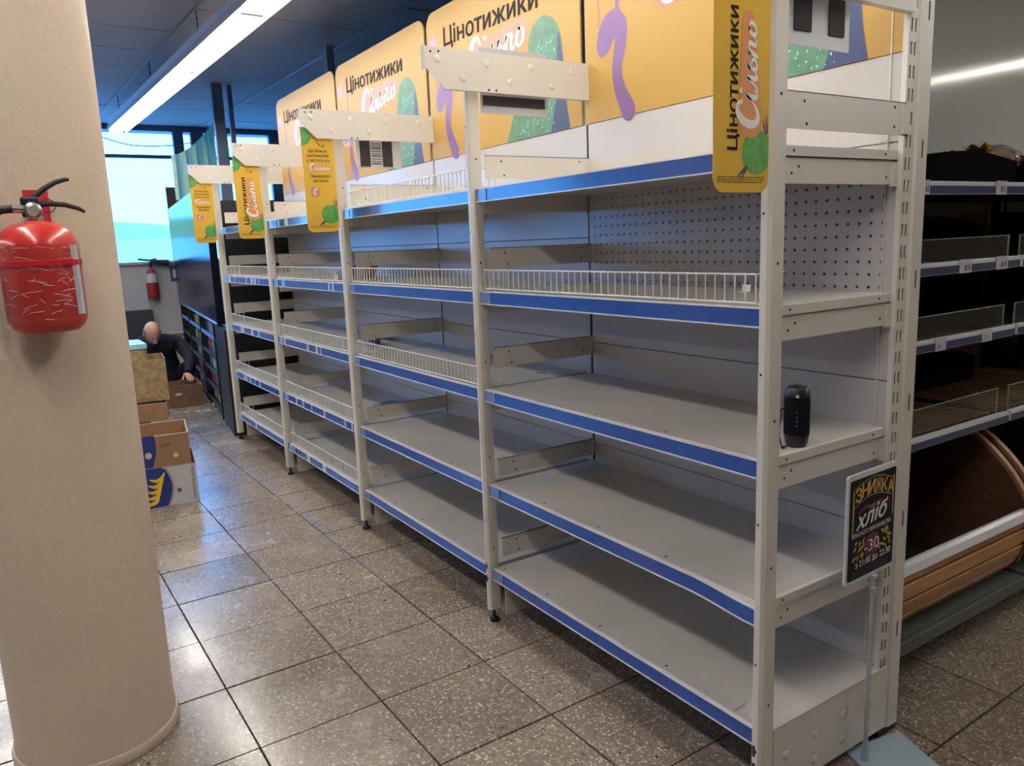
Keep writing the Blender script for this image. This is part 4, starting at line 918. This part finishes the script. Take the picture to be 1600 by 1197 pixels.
# small packs standing on its shelves: things of their own
rs = random.Random(11)
pcols = [mat('pack_%s' % n_, c_, .5) for n_, c_ in (('red', (.35, .04, .03)), ('white', (.5, .5, .52)), ('blue', (.06, .12, .35)), ('green', (.06, .22, .10)), ('yellow', (.5, .35, .05)), ('grey', (.2, .2, .22)), ('orange', (.5, .16, .04)))]
base_pack = None
names = ['lowest', 'second lowest', 'middle', 'fourth', 'uppermost']
for k, zz in enumerate((.04, .20, .36, .52, .70)):
    s_ = .95
    while s_ < 3.6:
        wd = rs.choice([.11, .14, .17, .2]); hh = rs.uniform(.07, .12); ci = rs.randrange(7)
        o = MB().obox(K(s_+wd/2, .11, zz+.0065+hh/2), kd3, (0, 0, 1), kn3, wd-.006, hh, .10).build('goods_pack', pcols[ci])
        cn = ['red', 'white', 'blue', 'green', 'yellow', 'grey', 'orange'][ci]
        pt = ['near', 'near middle', 'middle', 'far middle', 'far', 'farthest'][min(5, int((s_-.95)/.46))]; tag(o, 'small %s pack, %s part of the %s shelf in the black kiosk' % (cn, pt, names[k]), 'pack', '%s packs on the %s kiosk shelf' % (cn, names[k]))
        s_ += wd+rs.choice([.0, .01, .03, .12])
# posts near the window (blue-grey)
tag(MB().box(-6.84, -6.78, .455, .55, 0, H).build('steel_post', M['frame']), 'dark steel post standing before the windows, left one', 'post')
tag(MB().box(-6.84, -6.79, .60, .64, 0, H).build('steel_post', M['frame']), 'thin dark steel post standing before the windows, right one', 'post')
# curtain
V = []; Fs = []; n = 30
for i in range(n+1):
    u = i/n; y = .26+u*.46; top = 2.50+.34*u**1.6; bot = 2.03
    x = -8.0+.035*math.sin(u*26)
    V += [(x, y, bot), (x, y, (bot+top)/2), (x, y, top), (x+.006, y, bot), (x+.006, y, (bot+top)/2), (x+.006, y, top)]
for i in range(n):
    a = 6*i; c2 = a+6
    Fs += [(a, c2, c2+1, a+1), (a+1, c2+1, c2+2, a+2), (a+3, a+4, c2+4, c2+3), (a+4, a+5, c2+5, c2+4), (a+2, c2+2, c2+5, a+5), (a, a+3, c2+3, c2)]
tag(MB().add(V, Fs, True).build('curtain', M['cloth']), 'pale cyan cloth curtain hanging before the window', 'curtain')
pts = [(-9.35, -.9, 3.0), (-9.35, -.3, 2.86), (-9.35, .1, 2.76), (-9.35, .6, 2.78), (-9.35, 1.0, 2.88), (-9.35, 1.2, 3.0)]
tag(MB().tube(cat(pts, 6), .006, 6).build('hanging_cable', M['bark']), 'thin dark cable sagging across the window top', 'cable')
pts = [(-9.3, .95, H), (-9.3, 1.0, 2.72), (-9.3, 1.3, 2.72), (-9.3, 1.6, 2.62), (-9.3, 1.9, 2.74)]
tag(MB().tube(cat(pts, 6), .006, 6).build('hanging_cable', M['bark']), 'thin cable curling before the right window pane', 'cable')
# things on top of the cabinet end
tag(MB().box(-9.45, -9.42, .42, .61, ZS, 2.28).build('cardboard_sheet', M['kraftd']), 'dark board standing on the window sill beside the glossy black panel', 'board')
# far extinguisher
fx, fy, fz = -9.40, .135, .93
t = thing('fire_extinguisher', 'small far fire extinguisher with a black horn, on the wall under the window', 'fire extinguisher', (fx, fy, fz))
MB().lathe([(.06, 0), (.07, .015), (.07, .26), (.06, .32), (.035, .37), (.02, .385)], (fx, fy, fz), 24).build('cylinder', mat('dark_red_paint', (.28, .02, .03), .4), t)
MB().lathe([(.0705, 0), (.071, .0), (.071, .11), (.0705, .11)], (fx, fy, fz+.20), 24).build('label_print', M['pocket'], t)
MB().lathe([(.018, 0), (.018, .06), (.008, .07)], (fx, fy, fz+.385), 12).build('valve', M['black'], t)
MB().tube([(fx, fy-.13, fz+.49), (fx, fy, fz+.47), (fx, fy+.08, fz+.485)], .012, 6).build('lever', M['rubber'], t)
MB().tube([(fx+.02, fy, fz+.45), (fx+.02, fy+.06, fz+.455), (fx+.02, fy+.21, fz+.43)], [.012, .022, .042], 12).build('horn', M['rubber'], t)
MB().box(XW, fx-.05, fy-.03, fy+.03, fz+.2, fz+.3).build('wall_bracket', M['grey'], t)
t = thing('wall_sign', 'small dark framed safety sign on the wall beside the far extinguisher', 'sign', (XW+.01, .43, 1.15))
MB().box(XW, XW+.012, .37, .49, 1.13, 1.32).build('plate', M['navyp'], t); MB().box(XW+.012, XW+.014, .40, .46, 1.17, 1.28).build('pictogram', M['pocket'], t)
tag(MB().box(XW, XW+.14, -.45, .095, .46, .80).build('electrical_box', M['grey'], bevel=.01), 'dark grey metal box on the wall behind the crouching person', 'box')
t = thing('wall_pipes', 'two white heating pipes along the wall under the far window', 'pipe', (XW+.06, .6, .38))
for zz in (.40, .48): MB().tube([(XW+.06, -.2, zz), (XW+.06, 1.6, zz)], .022, 10).build('pipe', M['wallm'], t)
# ------------------------------------------------------------------ cardboard boxes
def open_box(name, label, c, lx, ly, h, ang, mts, z0=0.0, th=.005, parts=None, bottom=True):
    t = thing(name, label, 'box', (c[0], c[1], z0), ang, None); R = WM[t]
    mw, me_ = mts
    for (a, b_, cc, d) in ((-lx/2, -lx/2+th, -ly/2, ly/2), (lx/2-th, lx/2, -ly/2, ly/2), (-lx/2+th, lx/2-th, -ly/2, -ly/2+th), (-lx/2+th, lx/2-th, ly/2-th, ly/2)):
        w_ = MB().box(a, b_, cc, d, 0, h, R).build('carton_wall', mw, t)
        MB().box(a, b_, cc, d, h, h+.002, R).build('torn_edge', me_, w_)
    if bottom: MB().box(-lx/2+th, lx/2-th, -ly/2+th, ly/2-th, .0, .004, R).build('carton_floor', mw, t)
    return t
bx = (-3.86, -.845)
ang = math.radians(-8)
# lower white banana box; its +X face looks at the camera
lx, ly = .40, .52
t = open_box('banana_box', 'white and blue banana box on the floor, under a brown carton', bx, lx, ly, .235, ang, (M['cwhite'], M['kraft']))
R = WM[t]; fo_ = R @ Vector((lx/2, -ly/2, 0)); fr = Fr(fo_, R.to_3x3() @ Vector((0, 1, 0)), (0, 0, 1))
flat('blue_field', [[(0, 0), (.345, 0)]+[(.345+.035*math.sin(PI*k/16)-.035*0, .235*k/16) for k in range(1, 16)]+[(.33, .235), (0, .235)]], fr, .0008, M['cblue'], t)
flat('oval_border', [[(.345+.035*math.sin(PI*k/16)+.004, .235*k/16), (.345+.035*math.sin(PI*k/16)+.010, .235*k/16), (.345+.035*math.sin(PI*(k+1)/16)+.010, .235*(k+1)/16), (.345+.035*math.sin(PI*(k+1)/16)+.004, .235*(k+1)/16)] for k in range(16)], fr, .001, M['bronze'], t)
ban = []
for k in range(5): ban += ribbon([(.215+.012*k, .035+.034*k, .003), (.25+.012*k, .022+.034*k, .010), (.285+.010*k, .034+.034*k, .011), (.305+.010*k, .066+.034*k, .003)], 5)
flat('banana_print', ban, fr, .0012, M['banana'], t)
flat('hole_print', [disc(.415, .085, .013, .014)], fr, .001, M['greyink'], t)
q = Fr(fr.p(.492, .222), (0, 0, -1), fr.r); text('lettering', 'FRESH BANANAS', M['greyink'], t, Fr(fr.p(.490, .222), Vector((0, 0, -1)), fr.r), h=.017, width=.20, c=.001, bold=.01)
ln = []
for k in range(6): ln.append([(.405, .195-k*.008), (.47, .195-k*.008), (.47, .197-k*.008), (.405, .197-k*.008)]); ln.append([(.415, .135-k*.006), (.475, .135-k*.006), (.475, .1365-k*.006), (.415, .1365-k*.006)])
flat('small_print', ln, fr, .001, M['lip'], t)
# upper brown box, inside of the lower one
ly2 = .50; t = open_box('brown_carton', 'open brown carton standing on the white banana box', (bx[0]-.012, bx[1]-.01), .41, ly2, .185, ang, (M['kraft'], M['kedge']), z0=.238)
R = WM[t]; fr = Fr(R @ Vector((.205, -ly2/2, 0)), R.to_3x3() @ Vector((0, 1, 0)), (0, 0, 1))
flat('blue_field', [[(0, 0), (.29, 0)]+[(.29+.03*math.sin(PI*k/16*.7), .19*k/16) for k in range(1, 17)]+[(0, .19)]], fr, .0008, M['cblue'], t)
flat('label_disc', [disc(.275, .075, .018, .019)], fr, .0014, M['kedge'], t); flat('hole_print', [disc(.42, .06, .013, .014)], fr, .001, M['kedge'], t)
flat('small_print', [[(.34+.01*k, .11+.002*k), (.345+.01*k, .11+.002*k), (.345+.01*k, .13+.002*k), (.34+.01*k, .13+.002*k)] for k in range(6)], fr, .001, M['kraftd'], t)
# stack with printed kraft box
kx, ky = -5.9, -.83
t = open_box('printed_kraft_box', 'tan kraft box with dense print, tilted, behind the brown carton', (-5.62, -.70), .40, .56, .33, math.radians(-6), (M['kraftp'], M['kraftp']), z0=.33, bottom=True)
MB().box(-5.82, -5.44, -1.06, -.56, .655, .74).build('upper_box', M['kraftp'], t)
t2 = open_box('flat_carton', 'low brown carton carrying the printed kraft box', (-5.62, -.76), .52, .66, .135, math.radians(-10), (M['kraft'], M['kedge']), z0=.19)
tag(MB().box(-5.85, -5.38, -1.05, -.60, 0, .185).build('brown_box', M['kraft'], bevel=.004), 'plain brown box on the floor under the low brown carton', 'box')
tag(MB().box(-5.84, -5.43, -1.05, -.555, .745, .785).build('pale_tray', M['cyan'], bevel=.004), 'pale cyan and white tray on top of the kraft boxes', 'tray')
tag(MB().prism([(0, 0), (.16, .02), (.14, .05), (.02, .04)], (-5.68, -.76, .787), (1, 0, 0), (0, 1, 0), (0, 0, 1), .012).build('paper_slip', M['greyink']), 'grey slip lying on the pale tray', 'paper')
# box in front of the person
t = open_box('brown_carton', 'open brown carton with a hand hole before the crouching person', (-6.93, -.13), .34, .42, .215, math.radians(-3), (M['kraftd'], M['kraft']))
R = WM[t]; fr = Fr(R @ Vector((.17, -.21, 0)), R.to_3x3() @ Vector((0, 1, 0)), (0, 0, 1))
flat('hand_hole', [disc(.20, .135, .034, .013)], fr, .001, M['pocket'], t); flat('hole_mark', [disc(.31, .07, .012, .008)], fr, .001, M['hole'], t)
tag(MB().prism([(0, 0), (.05, .01), (.04, .04), (.01, .03)], (-6.72, .14, .001), (1, 0, 0), (0, 1, 0), (.1, 0, 1), .008).build('white_scrap', M['paper']), 'white scrap on the floor by the brown carton', 'scrap')
# ------------------------------------------------------------------ crouching person
def skinned(name, verts, edges, radii, mt_, parent, root=0, sub=2):
    me = bpy.data.meshes.new(name); inv = WM[parent].inverted(); me.from_pydata([tuple(inv @ Vector(v)) for v in verts], edges, []); me.materials.append(mt_)
    o = bpy.data.objects.new(name, me); C.objects.link(o); o.parent = parent; WM[o] = WM[parent].copy()
    sk = o.modifiers.new('skin', 'SKIN'); sk.use_smooth_shade = True
    lay = me.skin_vertices[0] if me.skin_vertices else None
    if lay is None:
        bmx = bmesh.new(); bmx.from_mesh(me); bmx.verts.layers.skin.verify(); bmx.to_mesh(me); bmx.free(); lay = me.skin_vertices[0]
    for i, r in enumerate(radii): lay.data[i].radius = r if isinstance(r, tuple) else (r, r); lay.data[i].use_root = (i == root)
    ss = o.modifiers.new('sub', 'SUBSURF'); ss.levels = sub; ss.render_levels = sub
    return o
hx, hy, hz = -7.22, -.25, .705
t = thing('person', 'crouching bald person in dark navy clothes, head bowed, one hand on a brown carton', 'person', (-7.55, -.15, 0))
P_ = [(-7.72, -.12, .20), (-7.66, -.13, .36), (-7.50, -.17, .52), (-7.36, -.21, .60), (-7.28, -.24, .635),      # pelvis..neck 0-4
      (-7.43, .02, .57), (-7.30, .09, .40), (-7.14, .02, .285),     # picture-right arm 5-7
      (-7.43, -.42, .56), (-7.30, -.50, .40), (-7.15, -.40, .30),     # other arm 8-10
      (-7.66, .04, .20), (-7.36, .10, .34), (-7.58, .08, .09), (-7.44, .10, .045),   # leg 11-14
      (-7.66, -.28, .20), (-7.36, -.40, .34), (-7.58, -.42, .09), (-7.44, -.44, .045)]
E_ = [(0, 1), (1, 2), (2, 3), (3, 4), (3, 5), (5, 6), (6, 7), (3, 8), (8, 9), (9, 10), (0, 11), (11, 12), (12, 13), (13, 14), (0, 15), (15, 16), (16, 17), (17, 18)]
R2 = [.15, (.17, .13), (.18, .13), (.12, .10), .06, .085, .058, .036, .085, .058, .036, .10, .075, .055, .045, .10, .075, .055, .045]
skinned('clothed_body', P_, E_, R2, M['navy'], t)
# head: shaped ellipsoid bowed toward the box
V = []; Fs = []; n, m_ = 24, 18
fd = Vector((.78, .18, -.60)).normalized(); sd_ = Vector((0, 0, 1)).cross(fd).normalized(); ud = fd.cross(sd_)
for i in range(m_+1):
    th = PI*i/m_
    for j in range(n):
        a = 2*PI*j/n; x = math.sin(th)*math.cos(a); y = math.sin(th)*math.sin(a); zc = math.cos(th)
        k = 1 - .16*max(0, -zc)*abs(y) ; dx = .100*x*(1+(.10 if zc < -.2 and x > .3 else 0)); dy = .076*y*(1-.22*max(0, -zc)); dz_ = .118*zc
        if x > .75 and -.45 < zc < .05 and abs(y) < .25: dx += .018
        V.append(Vector((hx, hy, hz))+fd*dx+sd_*dy+ud*dz_)
for i in range(m_):
    for j in range(n): Fs.append((i*n+j, i*n+(j+1) % n, (i+1)*n+(j+1) % n, (i+1)*n+j))
MB().add(V, Fs, True).build('head', M['skin'], t)
Hc = Vector((hx, hy, hz)); mb = MB()
for s in (-1, 1): mb.lathe([(.004, -.006), (.018, -.004), (.022, .002), (.012, .006)], Hc+sd_*.074*s-fd*.005-ud*.005, 12, sd_*s, 1, 1.3)
mb.build('ear', M['skin'], t)
mb = MB()
for s in (-1, 1): mb.lathe([(.002, 0), (.011, .002), (.004, .006)], Hc+fd*.096+sd_*.030*s+ud*.005, 10, fd)
mb.build('eye', M['greyink'], t)
V = []; Fs = []; n2 = 20
for i in range(7):
    zc = .25-i*.13
    for j in range(n2+1):
        a = PI*.42+ (2*PI-PI*.84)*j/n2; q_ = math.sqrt(1-zc*zc); V.append(Hc+fd*.104*q_*math.cos(a)+sd_*.080*q_*math.sin(a)+ud*.122*zc)
Fs = [(i*(n2+1)+j, i*(n2+1)+j+1, (i+1)*(n2+1)+j+1, (i+1)*(n2+1)+j) for i in range(6) for j in range(n2)]
MB().add(V, Fs, True).build('hair', M['hair'], t)
V = []; Fs = []
for i in range(5):
    zc = -.30-i*.13
    for j in range(13):
        a = -PI*.33+PI*.66*j/12; q_ = math.sqrt(1-zc*zc); V.append(Hc+fd*(.116 if 3 < j < 9 else .108)*q_*math.cos(a)+sd_*.080*q_*math.sin(a)+ud*.118*zc)
Fs = [(i*13+j, i*13+j+1, (i+1)*13+j+1, (i+1)*13+j) for i in range(4) for j in range(12)]
MB().add(V, Fs, True).build('face_mask', M['mask'], t)
def hand(w0, d, sdv, parent):
    w0 = Vector(w0); d = Vector(d).normalized(); sdv = Vector(sdv).normalized(); dn = Vector((0, 0, -1))
    vs_ = [w0, w0+d*.05]; es = [(0, 1)]; rr = [(.022, .030), (.016, .036)]
    for k, (o_, l_) in enumerate(((-.028, .062), (-.010, .072), (.010, .068), (.028, .052))):
        b0 = len(vs_); base = w0+d*.072+sdv*o_; vs_ += [base, base+d*l_*.5+dn*.008, base+d*l_*.8+dn*l_*.45]; es += [(1, b0), (b0, b0+1), (b0+1, b0+2)]; rr += [.0095, .0085, .007]
    b0 = len(vs_); vs_ += [w0+d*.025-sdv*.034+dn*.006, w0+d*.052-sdv*.056+dn*.014, w0+d*.075-sdv*.058+dn*.028]; es += [(0, b0), (b0, b0+1), (b0+1, b0+2)]; rr += [.012, .010, .008]
    return skinned('hand', vs_, es, rr, M['skin'], parent)
hand((-7.12, .01, .272), (.85, .1, -.25), (0, 1, 0), t)
hand((-7.13, -.40, .285), (.6, .75, -.3), (-.75, .6, 0), t)
# floor shard / litter near the kiosk
mb = MB()
for k in range(7): mb.tube([(-6.55+.02*k, -.35+.09*k, .003), (-6.53+.02*k, -.29+.09*k, .004)], .003, 5)
tag(mb.build('tape_strip', M['pocket']), 'strip of torn white tape lying on the far floor', 'tape')
